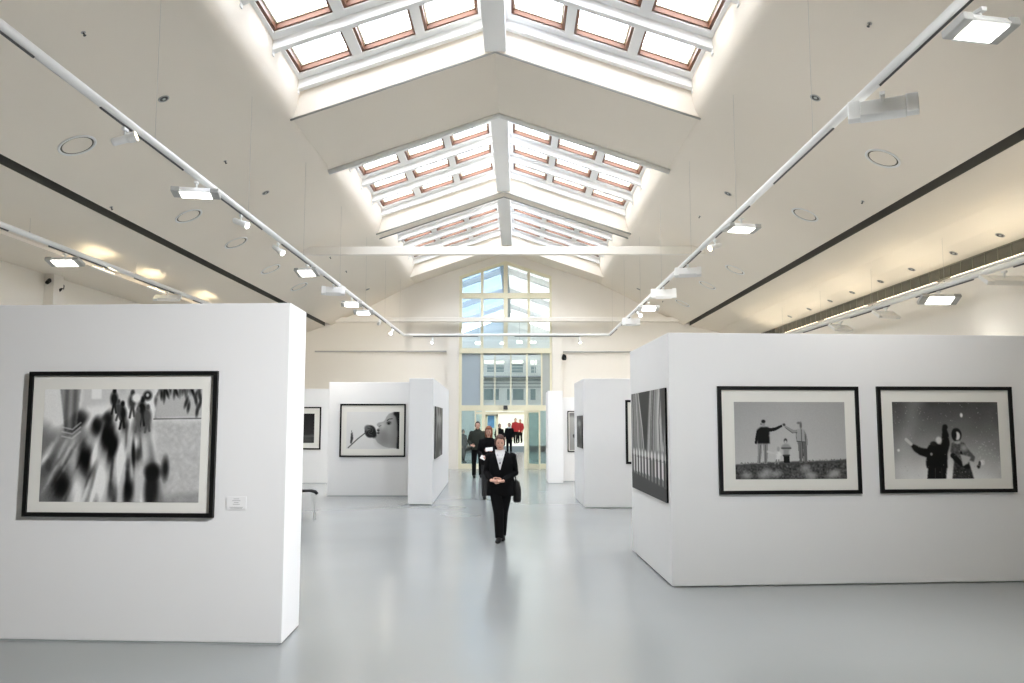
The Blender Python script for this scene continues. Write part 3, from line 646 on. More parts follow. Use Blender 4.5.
pic_px('black framed photograph of two figures in snow, rightmost on the right front partition', PR, nR, (876, 879.5), (1010.5, 1015), (386, 387.5), (493, 492), art_snow(), fw=.042, border=(.18, .18, .18, .16))
sd = Vector((-2.61, -.08, 0)).normalized()
pic_px('large frameless dark print of streaks and stripes on the right front partition end face', PR, sd, (633.5, 633.5), (667.5, 668), (395, 387), (488, 501), art_hands(), frame=False, name='mounted_print')
pic_px('thin black framed photograph of a face in profile touching a flower', (-3, 20.86, 0), (0, -1, 0), (340, 340), (406, 405.5), (403.8, 404), (457, 457), art_face(), fw=.04, border=(.17, .16, .20, .20))
pic_px('small thin framed dark photograph half hidden behind the left front partition', (-6, 25.1, 0), (0, -1, 0), (284, 284), (321, 321), (407, 407), (449.5, 449.5), art_dark(), fw=.04, border=.2)
sC = Vector((6.98, .22, 0)).normalized()
pic_px('narrow dark print on the side of the long left partition', (-1.90, 18.62, 0), sC, (434.3, 434.3), (441.5, 441.5), (407, 408), (457.5, 455), art_streak(3), frame=False, name='mounted_print')
pic_px('thin black frame with wide white mat just behind the large streaked print', (2, 18.0, 0), (0, -1, 0), (625.5, 625.5), (668, 668), (400, 400), (464, 464), np.full((20, 20), .7), fw=.05, border=.3)
sD = Vector((-2.4, -.035, 0)).normalized()
pic_px('narrow grey print on the left end of the middle right partition', (1.455, 18.0, 0), sD, (578, 578), (583, 583), (416, 415.5), (447, 448), art_streak(5), frame=False, name='mounted_print')
pic_px('small framed photograph with a dark round shape beside the narrow right partition column', (1.6, 26.0, 0), (0, -1, 0), (567.5, 567.5), (590, 590), (411, 411), (452, 452), art_spot(), fw=.03, border=.06)
# caption card
cc = on_plane(236.5, 503, PL, nL); t = empty('caption_card', cc + nL * .001, (0, 0, math.atan2(nL.y, nL.x) + math.pi / 2)); tag(t, 'small white caption card right of the crowd photograph', 'label')
bm = bm_new(); box2(bm, (-.085, -.004, -.055), (.085, 0, .055)); obj('card', bm, 'card', t)
bm = bm_new()
for i, (w, z) in enumerate(((.05, .035), (.07, .02), (.04, .005), (.06, -.01), (.12, -.035), (.10, -.043))): box2(bm, (-w / 2, -.005, z - .0022), (w / 2, -.004, z + .0022))
obj('printed_lines', bm, 'ink', t)

# ------------------------------------------------------------------ lighting tracks
ZT = 5.23; TL, TR = -4.42, 3.60
def track(name, pts, label, hangs, r=.05):
    t = empty(name, pts[0]); o0 = Vector(pts[0]); tag(t, label, 'light track')
    bm = bm_new(); tube(bm, [Vector(p) - o0 for p in pts], r, 14); obj('rail', bm, 'white_metal', t, smooth=True)
    for a, b in zip(pts, pts[1:]):
        a, b = Vector(a) - o0, Vector(b) - o0; n = max(1, int((b - a).length / 3.2)); d = (b - a)
        for i in range(n if d.length > 1 else 0):
            p, q = a + d * (i + .08) / n, a + d * (i + .72) / n; bm = bm_new(); tube(bm, [p - Vector((0, 0, r + .008)), q - Vector((0, 0, r + .008))], .016, 4); obj('contact_strip', bm, 'dark_metal', t)
    for (x, y, z1) in hangs:
        bm = bm_new(); tube(bm, [(x - o0.x, y - o0.y, r * .8), (x - o0.x, y - o0.y, z1 - o0.z)], .002, 6); sphere(bm, (x - o0.x, y - o0.y, r + .01), .014, 1); obj('hanger_wire', bm, 'grey_metal', t)
    return t
YF = 31.8
hs = [(x, y, vault_z(abs(x - XC)) - .002) for x in (TL, TR) for y in (6.2, 9.7, 13.2, 16.7, 20.2, 23.7, 27.2, 30.7)]
track('track_rail', [(TL, -2, ZT), (TL, YF - .05, ZT), (TL + .05, YF, ZT), (TR - .05, YF, ZT), (TR, YF - .05, ZT), (TR, -2, ZT)], 'long white tubular lighting track along both sides of the hall and across its far end', hs)
ZA, XA = 1.85 + .3185 * 8.2, 8.2
track('track_rail', [(XA, 1, ZA), (XA, 31, ZA)], 'white tubular lighting track in the right aisle below the dark louvre band', [(XA, y, 5.44) for y in (5.9, 9.2, 12.4, 15.6, 18.8, 22.0, 25.2)], .055)
ZB, XB = 1.85 + .381 * 8.5, -8.5
track('track_rail', [(XB, 1, ZB), (XB, 31, ZB)], 'white lighting track in the left aisle above the large front partition', [(XB, y, 5.40) for y in (6, 10, 14, 18, 22, 26)], .05)

def flood(x, y, z, label, yaw, tilt, lit, s=1.0, power=60, grp='rectangular floodlights on the tracks', drop=.16, spread=1.65, col=(1, .97, .92)):
    """flat rectangular floodlight hung under a track; yaw turns it, tilt leans its face from straight down towards the aim"""
    t = empty('track_floodlight', (x, y, z - .078), (0, 0, math.radians(yaw))); tag(t, label, 'floodlight', grp)
    bm = bm_new(); tube(bm, [(0, 0, 0), (0, 0, -drop + .03)], .016, 8); box(bm, (0, 0, -.018), (.05, .10, .034)); box(bm, (0, 0, -drop + .03), (.16, .03, .02)); obj('bracket', bm, 'white_metal', t, bevel=.003)
    h = empty('lamp_head', (0, 0, -drop), (math.radians(tilt), 0, 0), t)
    bm = bm_new(); prism(bm, [(-.14, -.035), (.14, -.035), (.10, .04), (-.10, .04)], 'x', -.20 * s, .20 * s); obj('housing', bm, 'white_metal', h, bevel=.006)
    for sg in (-1, 1):
        bm = bm_new(); box2(bm, (sg * .20 * s, -.13, -.036), (sg * .31 * s, .13, .035)); obj('end_cap', bm, 'grey_metal' if tilt < 0 else 'white_metal', h, bevel=.01)
    bm = bm_new(); box2(bm, (-.195 * s, -.105, -.043), (.195 * s, .105, -.036)); obj('diffuser', bm, 'lamp_on' if lit else 'grey_panel', h)
    if lit:
        l = area('flood_lamp', (0, 0, -.05), None, .38 * s, .2, power, col, spread, parent=h)
    return t
def spot(x, y, z, label, aim, lit=False, power=25, grp='small cylindrical track spotlights'):
    t = empty('track_spotlight', (x, y, z - .078)); tag(t, label, 'spotlight', grp)
    bm = bm_new(); tube(bm, [(0, 0, 0), (0, 0, -.11)], .014, 8); box(bm, (0, 0, -.018), (.035, .1, .034)); obj('bracket', bm, 'white_metal', t)
    d = Vector(aim).normalized(); q = d.to_track_quat('Z', 'Y'); h = empty('lamp_head', (0, 0, -.13), (0, 0, 0), t); h.rotation_euler = q.to_euler()
    bm = bm_new(); tube(bm, [(0, 0, -.14), (0, 0, -.12), (0, 0, .02), (0, 0, .05), (0, 0, .13)], [.035, .045, .045, .055, .06], 16); obj('housing', bm, 'white_metal', h, smooth=False)
    bm = bm_new(); cyl(bm, (0, 0, .132), .05, .006, 20); obj('lens', bm, 'lamp_on' if lit else 'lamp_warm', h)
    if lit:
        l = bpy.data.lights.new('spot_lamp', 'SPOT'); l.energy = power; l.spot_size = 1.2; l.spot_blend = .6; l.shadow_soft_size = .05; l.color = (1, .93, .82)
        o = bpy.data.objects.new('spot_lamp', l); COL.objects.link(o); o.parent = h; o.location = (0, 0, .15); o.rotation_euler = (math.pi, 0, 0)
    return t
def YL(px): return FPX * -TL / (517 - px)
def YR(px): return FPX * TR / (px - 517)
PW = 28
spot(TL, YL(112), ZT, 'white spotlight nearest the camera on the left track, beside a round ceiling vent', (.75, .1, .25))
flood(TL, YL(188), ZT, 'lit floodlight nearest the camera on the left track', 12, -6, True, 1.0, PW)
spot(TL, YL(235), ZT, 'small white spotlight just beyond the nearest left floodlight', (.8, -.2, -.35), True)
spot(TL, YL(274), ZT, 'second small spotlight beyond the nearest left floodlight', (.7, -.3, -.5), True)
flood(TL, YL(304), ZT, 'lit floodlight tilted sideways after the two small spotlights on the left track', -14, -25, True, .8, PW)
flood(TL, YL(331), ZT, 'floodlight turned away on the left track between lit ones', 12, 52, True, .9, 18)
flood(TL, YL(350), ZT, 'lit floodlight on the left track, nearer of the far pair', 10, -14, True, .9, PW)
flood(TL, YL(362), ZT, 'lit floodlight on the left track, farther of the far pair', 5, -12, True, .9, PW)
spot(TL, YL(378), ZT, 'tilted white spotlight near the far end of the left track', (-.25, .8, -.15), True, 330)
spot(TL, YL(391), ZT, 'lit spotlight last before the far left corner of the track', (-.2, -.8, -.6), True)
flood(TR + .12, YR(984), ZT, 'large lit floodlight at the upper right corner, nearest on the right track', 12, -12, True, .84, PW)
flood(TR + .08, YR(886), ZT, 'floodlight seen edge on, second on the right track and facing the right wall', -24, 62, True, 1.05, 8)
flood(TR + .05, YR(742), ZT, 'lit floodlight midway along the right track', 16, -10, True, .95, PW)
spot(TR, YR(718), ZT, 'small spotlight just beyond the midway floodlight on the right track', (-.7, -.4, -.3))
flood(TR, YR(690), ZT, 'pale floodlight turned away on the right track above a faint vent ring', -14, 50, True, .9, 30)
flood(TR, YR(665), ZT, 'floodlight turned away on the right track just before the far lit one', -10, 62, True, 1.0, 32)
flood(TR + .05, YR(648), ZT, 'lit floodlight farthest along the right track', 0, -18, True, .9, PW)
spot(TR, YR(640), ZT, 'lit small spotlight under the farthest right floodlight', (.2, -.8, -.5), True)
flood(TR, YR(632), ZT, 'floodlight turned away near the far right corner of the track', -10, 64, True, .9, 38)
# added unseen lamps on the right track, to brighten the two front partitions
flood(TR - .1, 2.6, ZT, 'added floodlight out of view on the right track, brightening the left front partition', 58, 66, True, 1.0, 92, spread=1.35, col=(.97, .98, 1))
flood(TR - .1, 3.9, ZT, 'added floodlight out of view on the right track, brightening the right front partition', 18, 62, True, 1.0, 42, spread=1.7, col=(.97, .98, 1))
spot(3.0 - .55, YF - .0, ZT, 'small spotlight on the right half of the far cross rail', (.1, -.5, -.8), True, 12)
spot(-3.3, YF - .0, ZT, 'small spotlight on the left half of the far cross rail', (-.1, -.5, -.8), True, 12)
def YA(px): return FPX * XA / (px - 517)
flood(XA, YA(942), ZA, 'lit floodlight in the right aisle under the louvre band', 3, -32, True, 1.25, 6, 'floodlights in the side aisles')
flood(XA, YA(1009), ZA, 'unlit floodlight at the right edge of the view in the right aisle', 8, 35, False, 1.3, grp='floodlights in the side aisles')
flood(XA, YA(888), ZA, 'unlit floodlight behind the lit one in the right aisle', 22, 35, False, 1.0, grp='floodlights in the side aisles')
flood(XA, YA(842), ZA, 'farthest unlit floodlight in the right aisle above the partition top', 25, 35, False, 1.0, grp='floodlights in the side aisles')
def YB(px): return FPX * -XB / (517 - px)
flood(XB, YB(57), ZB, 'lit floodlight in the left aisle above the crowd photograph', -3, -20, True, 1.05, PW, 'floodlights in the side aisles')
flood(XB, YB(163), ZB, 'floodlight just showing over the top of the left front partition', 10, 30, False, 1.0, grp='floodlights in the side aisles')
# warm linear uplights on the aisle tracks
def uplight(x, y, z, ln, power, col, label, grp, drop=0):
    t = empty('uplight', (x, y, z)); tag(t, label, 'uplight', grp)
    bm = bm_new(); box(bm, (0, 0, -.02), (.05, ln, .035)); obj('housing', bm, 'white_metal', t, bevel=.004)
    bm = bm_new(); box(bm, (0, 0, .001), (.035, ln - .04, .006)); obj('lens', bm, 'lamp_warm', t)
    if drop: bm = bm_new(); tube(bm, [(0, 0, -.03), (0, 0, drop)], .008, 6); obj('stem', bm, 'white_metal', t)
    area('uplight_lamp', (0, 0, .01), (0, 0, 1), .05, ln, power, col, parent=t)
for i, yy in enumerate((16.7, 19.2, 22.6, 26.5)):
    uplight(XB - .06, yy, ZB - .11, .9, 2.6, (1, .84, .58), 'warm uplight beside the left aisle track, %s from the camera' % ('nearest', 'second', 'third', 'farthest')[i], 'uplights on the left aisle track', .06)
for i, yy in enumerate((7.6, 10.8, 14.0, 17.2, 20.4, 23.6, 26.8)):
    uplight(XA, yy, ZA + .105, 2.7, 5, (1, .90, .72), 'slim warm linear uplight on the right aisle track, %s from the camera' % ('nearest', 'second', 'third', 'fourth', 'fifth', 'sixth', 'farthest')[i], 'uplights on the right aisle track')

# ------------------------------------------------------------------ things on the vaults
def vault_hit(px, py):
    d = ray(px, py); t = 5.0; prev = None
    while t < 60:
        p = Vector((0, 0, EYE)) + d * t; u = abs(p.x - XC)
        if 3.58 < u < 7.08 and p.z >= vault_z(u): break
        t += .01
    sg = 1 if p.x > XC else -1; u = abs(p.x - XC); sl = (vault_z(u + .05) - vault_z(u - .05)) / .1
    tang = Vector((sg, 0, sl)).normalized(); n = Vector((tang.z * sg, 0, -tang.x * sg)).normalized()
    if n.z > 0: n = -n
    return p, n
def ring(px, py, label, r=.285, lit=False):
    p, n = vault_hit(px, py); t = empty('ceiling_vent', p + n * .004); t.rotation_euler = n.to_track_quat('Z', 'Y').to_euler(); tag(t, label, 'ceiling vent', 'round vents in the vaults')
    bm = bm_new(); k = 40; prof = [(r, 0), (r, .012), (r - .012, .02), (r - .035, .016), (r - .04, 0)]
    R = [[bm.verts.new((a * math.cos(2 * math.pi * i / k), a * math.sin(2 * math.pi * i / k), z)) for a, z in prof] for i in range(k)]
    for i in range(k):
        for j in range(4): bm.faces.new((R[i][j], R[(i + 1) % k][j], R[(i + 1) % k][j + 1], R[i][j + 1]))
    obj('rim', bm, 'white_metal', t, smooth=True)
    bm = bm_new(); k = 40; cyl(bm, (0, 0, .0), r - .04, .006, 40); obj('gap', bm, 'grille_dark', t)
    bm = bm_new(); cyl(bm, (0, 0, .004), r - .066, .010, 40); obj('disc', bm, 'ceiling_paint', t, bevel=.004)
names = 'nearest second third fourth fifth'.split()
for i, (px, py) in enumerate(((77, 145), (188.5, 215.7), (236, 242.5), (270.5, 269), (299, 286.5))): ring(px, py, 'round vent in the left vault, %s from the camera' % names[i])
for i, (px, py) in enumerate(((883, 158), (805, 214.5), (735, 269.5), (707.5, 285), (682.5, 303))): ring(px, py, 'round vent in the right vault, %s from the camera' % names[i])
def downlight(p, n, label, r, grp):
    t = empty('downlight', p + n * .003); t.rotation_euler = n.to_track_quat('Z', 'Y').to_euler(); tag(t, label, 'downlight', grp)
    bm = bm_new(); k = 24
    prof = [(r, 0), (r, .008), (r * .8, .01), (r * .75, .001)]
    R = [[bm.verts.new((a * math.cos(2 * math.pi * i / k), a * math.sin(2 * math.pi * i / k), z)) for a, z in prof] for i in range(k)]
    for i in range(k):
        for j in range(3): bm.faces.new((R[i][j], R[(i + 1) % k][j], R[(i + 1) % k][j + 1], R[i][j + 1]))
    obj('rim', bm, 'grey_metal', t); bm = bm_new(); cyl(bm, (0, 0, .002), r * .78, .005, k); obj('reflector', bm, 'dark_metal', t); bm = bm_new(); cyl(bm, (r * .1, 0, .008), r * .3, .008, 12); obj('bulb', bm, 'grey_panel', t)
for i, (px, py) in enumerate(((163.5, 98.5), (265.5, 192.5), (367.7, 289.2))): downlight(*vault_hit(px, py), 'small dark recessed downlight in the left vault, %s from the camera' % names[i], .085, 'recessed downlights in the vaults')
for i, (px, py) in enumerate(((815.5, 97.5), (728, 193.5), (638.6, 289))): downlight(*vault_hit(px, py), 'small dark recessed downlight in the right vault, %s from the camera' % names[i], .085, 'recessed downlights in the vaults')
ordn = 'nearest second third fourth fifth sixth seventh farthest'.split()
rs = [(XC + 7.34, 5.69), (8.0, 5.47), (8.45, 5.27), (8.75, 5.10), (XR, 5.03)]
xd, zd = 8.62, 5.172; nd = Vector((-.40, 0, -.92)).normalized()
for i, px in enumerate((1007, 959, 916, 884, 855, 832.5, 811, 791.5)):
    yd = FPX * xd / (px - 517); downlight(Vector((xd, yd, zd)) + nd * .003, nd, 'dark recessed downlight in the right aisle ceiling, %s from the camera' % ordn[i], .08, 'downlights in the right aisle ceiling')
for i, (px, py, s_) in enumerate(((83, 32, 'left'), (111, 207, 'left'), (225, 161, 'left'), (330, 257, 'left'), (346, 271, 'left'), (870, 23, 'right'), (863, 201, 'right'), (700, 216, 'right'), (663, 301, 'right'))):
    p, n = vault_hit(px, py); t = empty('sprinkler_head', p); t.rotation_euler = n.to_track_quat('Z', 'Y').to_euler()
    tag(t, 'tiny sprinkler head in the %s vault, %s of that side counted from the camera' % (s_, ordn[i] if s_ == 'left' else ordn[i - 5]), 'sprinkler', 'sprinkler heads in the vaults')
    bm = bm_new(); cyl(bm, (0, 0, .006), .03, .012, 12); obj('rosette', bm, 'grey_metal', t); bm = bm_new(); cyl(bm, (0, 0, .03), .01, .04, 8); cyl(bm, (0, 0, .052), .02, .004, 10); obj('nozzle', bm, 'dark_metal', t)
# black camera on the end wall, two dark fittings on the left wall
def dome(p, label, rot):
    t = empty('wall_camera', p, (0, 0, rot)); tag(t, label, 'speaker')
    bm = bm_new(); tube(bm, [(0, .06, .12), (0, -.06, .12), (0, -.10, .05)], .012, 8); obj('bracket', bm, 'dark_metal', t)
    bm = bm_new(); tube(bm, [(0, -.10, .10), (0, -.11, .05), (0, -.12, -.06), (0, -.12, -.13)], [.04, .085, .10, .07], 16); obj('housing', bm, 'black_leather', t, smooth=True)
p = on_y(564, 357, END - .2); dome(Vector((p.x, END - .16, p.z)), 'small black security camera on the end wall just right of the tall window', 0)
for px, py, w in ((50, 281, 'smaller'), (62.5, 288, 'larger')):
    p = on_x(px, py, XL + .12); t = empty('wall_fitting', p); tag(t, 'dark fitting high on the left wall, the %s of two' % w, 'wall fitting')
    s_ = .7 if w == 'smaller' else 1.1
    bm = bm_new(); tube(bm, [(-.11, 0, 0), (0, 0, 0)], .015 * s_, 8); obj('arm', bm, 'dark_metal', t); bm = bm_new(); tube(bm, [(0, -.02, .04 * s_), (.02, -.10 * s_, -.01), (.05, -.28 * s_, -.10 * s_)], [.05 * s_, .07 * s_, .06 * s_], 12); obj('housing', bm, 'black_leather', t)

# ------------------------------------------------------------------ chair behind the left partition
cp = on_z(315, 519.5); sh = .56
t = empty('chair', (cp.x - .22, cp.y + .02, 0), (0, 0, math.radians(8))); tag(t, 'black seated metal legged chair mostly hidden behind the left front partition', 'chair')
bm = bm_new(); tube(bm, [(-.22, -.0, .50), (-.1, 0, .535), (.12, 0, .54), (.20, 0, .52), (.245, 0, .475)], [(.2, .02), (.2, .022), (.2, .022), (.19, .024), (.16, .02)], 16); obj('seat', bm, 'black_cloth', t, smooth=True)
bm = bm_new(); tube(bm, [(-.24, 0, .50), (-.27, 0, .70), (-.31, 0, .93)], [(.2, .015), (.2, .02), (.18, .015)], 16); obj('backrest', bm, 'black_leather', t, smooth=True)
for sx_ in (-1, 1):
    for sy_ in (-1, 1):
        bm = bm_new(); tube(bm, [(sx_ * .15, sy_ * .15, .51), (sx_ * .21, sy_ * .17, 0)], .007, 8); obj('leg', bm, 'grey_metal', t, smooth=True)

# ------------------------------------------------------------------ people
def remeshed(name, bm, m, parent, voxel, smooth_it=4, colour=None):
    bmesh.ops.recalc_face_normals(bm, faces=bm.faces)
    me = bpy.data.meshes.new('tmp'); bm.to_mesh(me); bm.free(); o = bpy.data.objects.new('tmp', me); COL.objects.link(o)
    r = o.modifiers.new('r', 'REMESH'); r.mode = 'VOXEL'; r.voxel_size = voxel
    s_ = o.modifiers.new('s', 'SMOOTH'); s_.iterations = smooth_it; s_.factor = .5
    dg = bpy.context.evaluated_depsgraph_get(); dg.update(); me2 = bpy.data.meshes.new_from_object(o.evaluated_get(dg))
    bpy.data.objects.remove(o); me2.materials.clear()
    for p in me2.polygons: p.use_smooth = True
    me2.materials.append(M[m]); me2.name = name; q = bpy.data.objects.new(name, me2); COL.objects.link(q); q.parent = parent; return q
def hand(bm, wrist, d, palm_n, s=1.0, curl=.5, side=1):
    """palm plus four unequal bent fingers and a thumb off the side near the wrist"""
    d = Vector(d).normalized(); n = Vector(palm_n).normalized(); n = (n - d * n.dot(d)).normalized(); a = d.cross(n).normalized() * side
    w = Vector(wrist)
    tube(bm, [w - d * .02 * s, w + d * .02 * s, w + d * .05 * s, w + d * .09 * s], [(.022 * s, .022 * s), (.030 * s, .020 * s), (.038 * s, .018 * s), (.038 * s, .014 * s)][0:4], 12)
    for i, ln in enumerate((.070, .080, .074, .058)):
        b = w + d * .082 * s + a * (.029 - .0195 * i) * s; q = b; th = 0; P = [b]; R = [.0095 * s]
        for j, f in enumerate((.45, .32, .23)):
            th += curl * (.5 + .35 * j); v = d * math.cos(th) + n * math.sin(th); q = q + v * ln * f * s; P.append(q.copy()); R.append((.009 - .0012 * j) * s)
        tube(bm, P, R, 8)
    b = w + d * .025 * s + a * .028 * s
    tube(bm, [b, b + (a * .7 + d * .6 + n * .2) * .035 * s, b + (a * .75 + d * 1.3 + n * .7) * .038 * s, b + (a * .6 + d * 1.8 + n * 1.1) * .04 * s], [.013 * s, .012 * s, .0105 * s, .008 * s], 8)
def person(label, loc, height, rot, P, voxel=.010):
    k = height / 1.70
    root = empty('person', loc, (0, 0, rot)); root.scale = (k, k, k); tag(root, label, 'person', None)
    w = P.get('w', 1.0); hip = P.get('hipz', .90); lean = P.get('lean', 0); hx_, hy_ = P.get('head', (0, -.02)); ht = P.get('turn', 0)
    # ---- body (continuous): head, neck, torso, arms with hands, legs with feet
    bm = bm_new()
    loft(bm, [(0, 0, .86, .14 * w, .10), (0, 0, .95, .165 * w, .115), (0, 0, 1.10, .13 * w, .095), (0, .0, 1.25, .155 * w, .105), (0, .0, 1.34, .15 * w, .095), (0, .01, 1.40, .10 * w, .07), (hx_ * .4, 0, 1.45, .06, .058), (hx_ * .6, hy_ * .5, 1.50, .052, .055), (hx_, hy_, 1.56, .05, .055)])
    n0 = len(bm.verts); sphere(bm, (0, 0, 0), 1, 4); hv = list(bm.verts)[n0:]
    for v in hv:
        x, y, z = v.co
        r = 1.0; zz = z * .118; xx = x * .076; yy = y * .096
        if z < 0: xx *= 1 - .30 * (-z) ** 1.5; 
        if z < -.2 and y > 0: yy *= 1 - .35 * (-z - .2)
        if y < 0:
            fx = xx; 
            yy -= .022 * math.exp(-(fx / .010) ** 2 - ((zz + .018) / .016) ** 2) + .010 * math.exp(-(fx / .008) ** 2 - ((zz - .008) / .02) ** 2)
            for sg in (-1, 1): yy += .008 * math.exp(-((fx - sg * .030) / .014) ** 2 - ((zz - .012) / .011) ** 2)
            yy -= .006 * math.exp(-(fx / .02) ** 2 - ((zz + .052) / .008) ** 2) + .010 * math.exp(-(fx / .02) ** 2 - ((zz + .092) / .016) ** 2)
            yy -= .004 * math.exp(-((abs(fx) - .035) / .016) ** 2 - ((zz + .02) / .02) ** 2)
        v.co = (xx, yy, zz)
    for sg in (-1, 1):
        sphere(bm, (sg * .076, .008, -.005), (.010, .018, .030), 2)
    hv = list(bm.verts)[n0:]
    bmesh.ops.rotate(bm, cent=(0, 0, 0), matrix=Matrix.Rotation(ht, 3, 'Z') @ Matrix.Rotation(P.get('nod', 0), 3, 'X'), verts=hv)
    hc = Vector((hx_, hy_, 1.585)); bmesh.ops.translate(bm, vec=hc, verts=hv)
    for i, sg in enumerate((-1, 1)):
        el, wr = P['arms'][i]; el, wr = Vector(el), Vector(wr); shd = Vector((sg * .165 * w, .01, 1.355))
        tube(bm, [Vector((sg * .10 * w, .01, 1.34)), shd + Vector((0, 0, -.02)), shd.lerp(el, .5), el, el.lerp(wr, .4), wr], [.055, .055, .047, .038, .037, .024], 12)
        hd = P.get('hand_dir', [None, None])[i]; hd = Vector(hd) if hd else (wr - el)
        hand(bm, wr, hd, P.get('palm', [(-sg, 0, -.2)] * 2)[i], 1.0, P.get('curl', .5), P.get('side', (1, -1))[i])
        kn, an, toe = (Vector(q) for q in P['legs'][i]); hp = Vector((sg * .085 * w, 0, hip))
        tube(bm, [hp + Vector((0, 0, .03)), hp.lerp(kn, .4), kn, kn.lerp(an, .35), an], [.085, .075, .052, .050, .035], 12)
        f = (toe - an); f.z = 0; f.normalize()
        tube(bm, [an - f * .04 + Vector((0, 0, -.03)), an + f * .03 + Vector((0, 0, -.04)), toe - f * .02 + Vector((0, 0, .012)), toe + Vector((0, 0, .01))], [.036, .036, .032, .018], 10)
    remeshed('body', bm, 'skin', root, voxel * .62, 2)
    R = Matrix.Rotation(ht, 3, 'Z') @ Matrix.Rotation(P.get('nod', 0), 3, 'X')
    # ---- face details
    bm = bm_new()
    for sg in (-1, 1): sphere(bm, hc + R @ Vector((sg * .030, -.086, .012)), (.010, .006, .006), 2)
    obj('eyes', bm, 'eye', root, smooth=True)
    bm = bm_new(); sphere(bm, hc + R @ Vector((0, -.099, -.052)), (.022, .006, .006), 2); obj('lips', bm, 'lips', root, smooth=True)
    bm = bm_new()
    for sg in (-1, 1): tube(bm, [hc + R @ Vector((sg * .016, -.096, .030)), hc + R @ Vector((sg * .032, -.094, .035)), hc + R @ Vector((sg * .046, -.082, .030))], .0035, 6)
    obj('eyebrows', bm, P['hair'], root)
    # ---- hair cap
    bm = bm_new(); hvv = sphere(bm, (0, 0, 0), 1, 4); L = P.get('hair_len', 0)
    for v in hvv:
        x, y, z = v.co; vol = P.get('hair_vol', 1.0); q = Vector((x * .085 * vol, y * .105 * vol + .010, z * .124 * vol + .008))
        if y < -.1 and z < .55: q.y = max(q.y, -.045 + .0 * z); q.x *= 1.0
        if z < -.1: q.z -= L * (-z) ** 1.2 * (1 if y > -.4 else .8); q.x *= 1 + .25 * L * 4 * (-z) * .3
        q += Vector((math.sin(31 * x + 11 * z), math.cos(27 * y + 7 * x), 0)) * .0025
        v.co = R @ q + hc
    if L <= 0:
        dele = [v for v in hvv if (R.inverted() @ (v.co - hc)).z < -.045]; bmesh.ops.delete(bm, geom=dele, context='VERTS')
        ed = [e for e in bm.edges if e.is_boundary]; bmesh.ops.edgeloop_fill(bm, edges=ed)
    obj('hair', bm, P['hair'], root, smooth=True)
    # ---- jacket
    J = P['jacket']; hem = J['hem']; bm = bm_new(); hw = J.get('hw', .20) * w
    loft(bm, [(0, 0, hem, hw, .145), (0, 0, hem + .03, hw * 1.005, .148), (0, 0, (hem + 1.12) / 2, hw * .98, .14), (0, -.01, 1.12, .175 * w, .13), (0, -.005, 1.27, .19 * w, .132), (0, 0, 1.345, .185 * w, .12), (0, .01, 1.40, .15 * w, .095), (0, .012, 1.455, .075, .068)], 28, 2.2)
    for i, sg in enumerate((-1, 1)):
        el, wr = (Vector(q) for q in P['arms'][i]); shd = Vector((sg * .165 * w, .01, 1.35)); e = el.lerp(wr, .93)
        tube(bm, [Vector((sg * .08 * w, .01, 1.35)), shd, shd.lerp(el, .3), shd.lerp(el, .65), el, el.lerp(wr, .5), e], [.07, .076, .072, .064, .058, .052, .046], 14); sphere(bm, shd, .077, 3); sphere(bm, el, .058, 2)
    if J.get('collar'): loft(bm, [(0, .01, 1.42, .085, .075), (hx_ * .5, .005, 1.47, .068, .066), (hx_ * .6, 0, 1.50, .07, .068)])
    remeshed('jacket', bm, J['m'], root, voxel * .8, 3)
    # ---- trousers
    bm = bm_new(); loft(bm, [(0, 0, hip - .14, .155 * w, .115), (0, 0, hip - .02, .175 * w, .125), (0, 0, hip + .12, .15 * w, .11)])
    for i, sg in enumerate((-1, 1)):
        kn, an, toe = (Vector(q) for q in P['legs'][i]); hp = Vector((sg * .085 * w, 0, hip))
        lw_ = P.get('leg', 1.0); tube(bm, [hp, hp.lerp(kn, .5), kn, kn.lerp(an, .5), an + Vector((0, 0, -.015))], [.098 * lw_, .09 * lw_, .074 * lw_, .068 * lw_, .062 * lw_], 14)
    remeshed('trousers', bm, P['trousers'], root, voxel * .8, 3)
    for i in (0, 1):
        kn, an, toe = (Vector(q) for q in P['legs'][i]); f = (toe - an); f.z = 0; f.normalize(); bm = bm_new(); z0 = an.z - .08
        tube(bm, [an - f * .06 + Vector((0, 0, -.035)), an - f * .0 + Vector((0, 0, -.03)), an.lerp(toe, .5) + Vector((0, 0, -.006)), toe + Vector((0, 0, .010)), toe + f * .035 + Vector((0, 0, .004))], [(.036, .042), (.044, .048), (.046, .036), (.044, .030), (.02, .016)], 14)
        dz = min(v.co.z for v in bm.verts); bmesh.ops.translate(bm, vec=(0, 0, (max(0, min(an.z, toe.z) - .085) - dz)), verts=bm.verts)
        obj('shoe', bm, 'black_leather', root, smooth=True)
    return root, hc, R
def leg(x, y, kx=None, kf=-.04): return ((x if kx is None else kx, y * .5 + kf, .47), (x, y, .085), (x + .01, y - .17, .02))
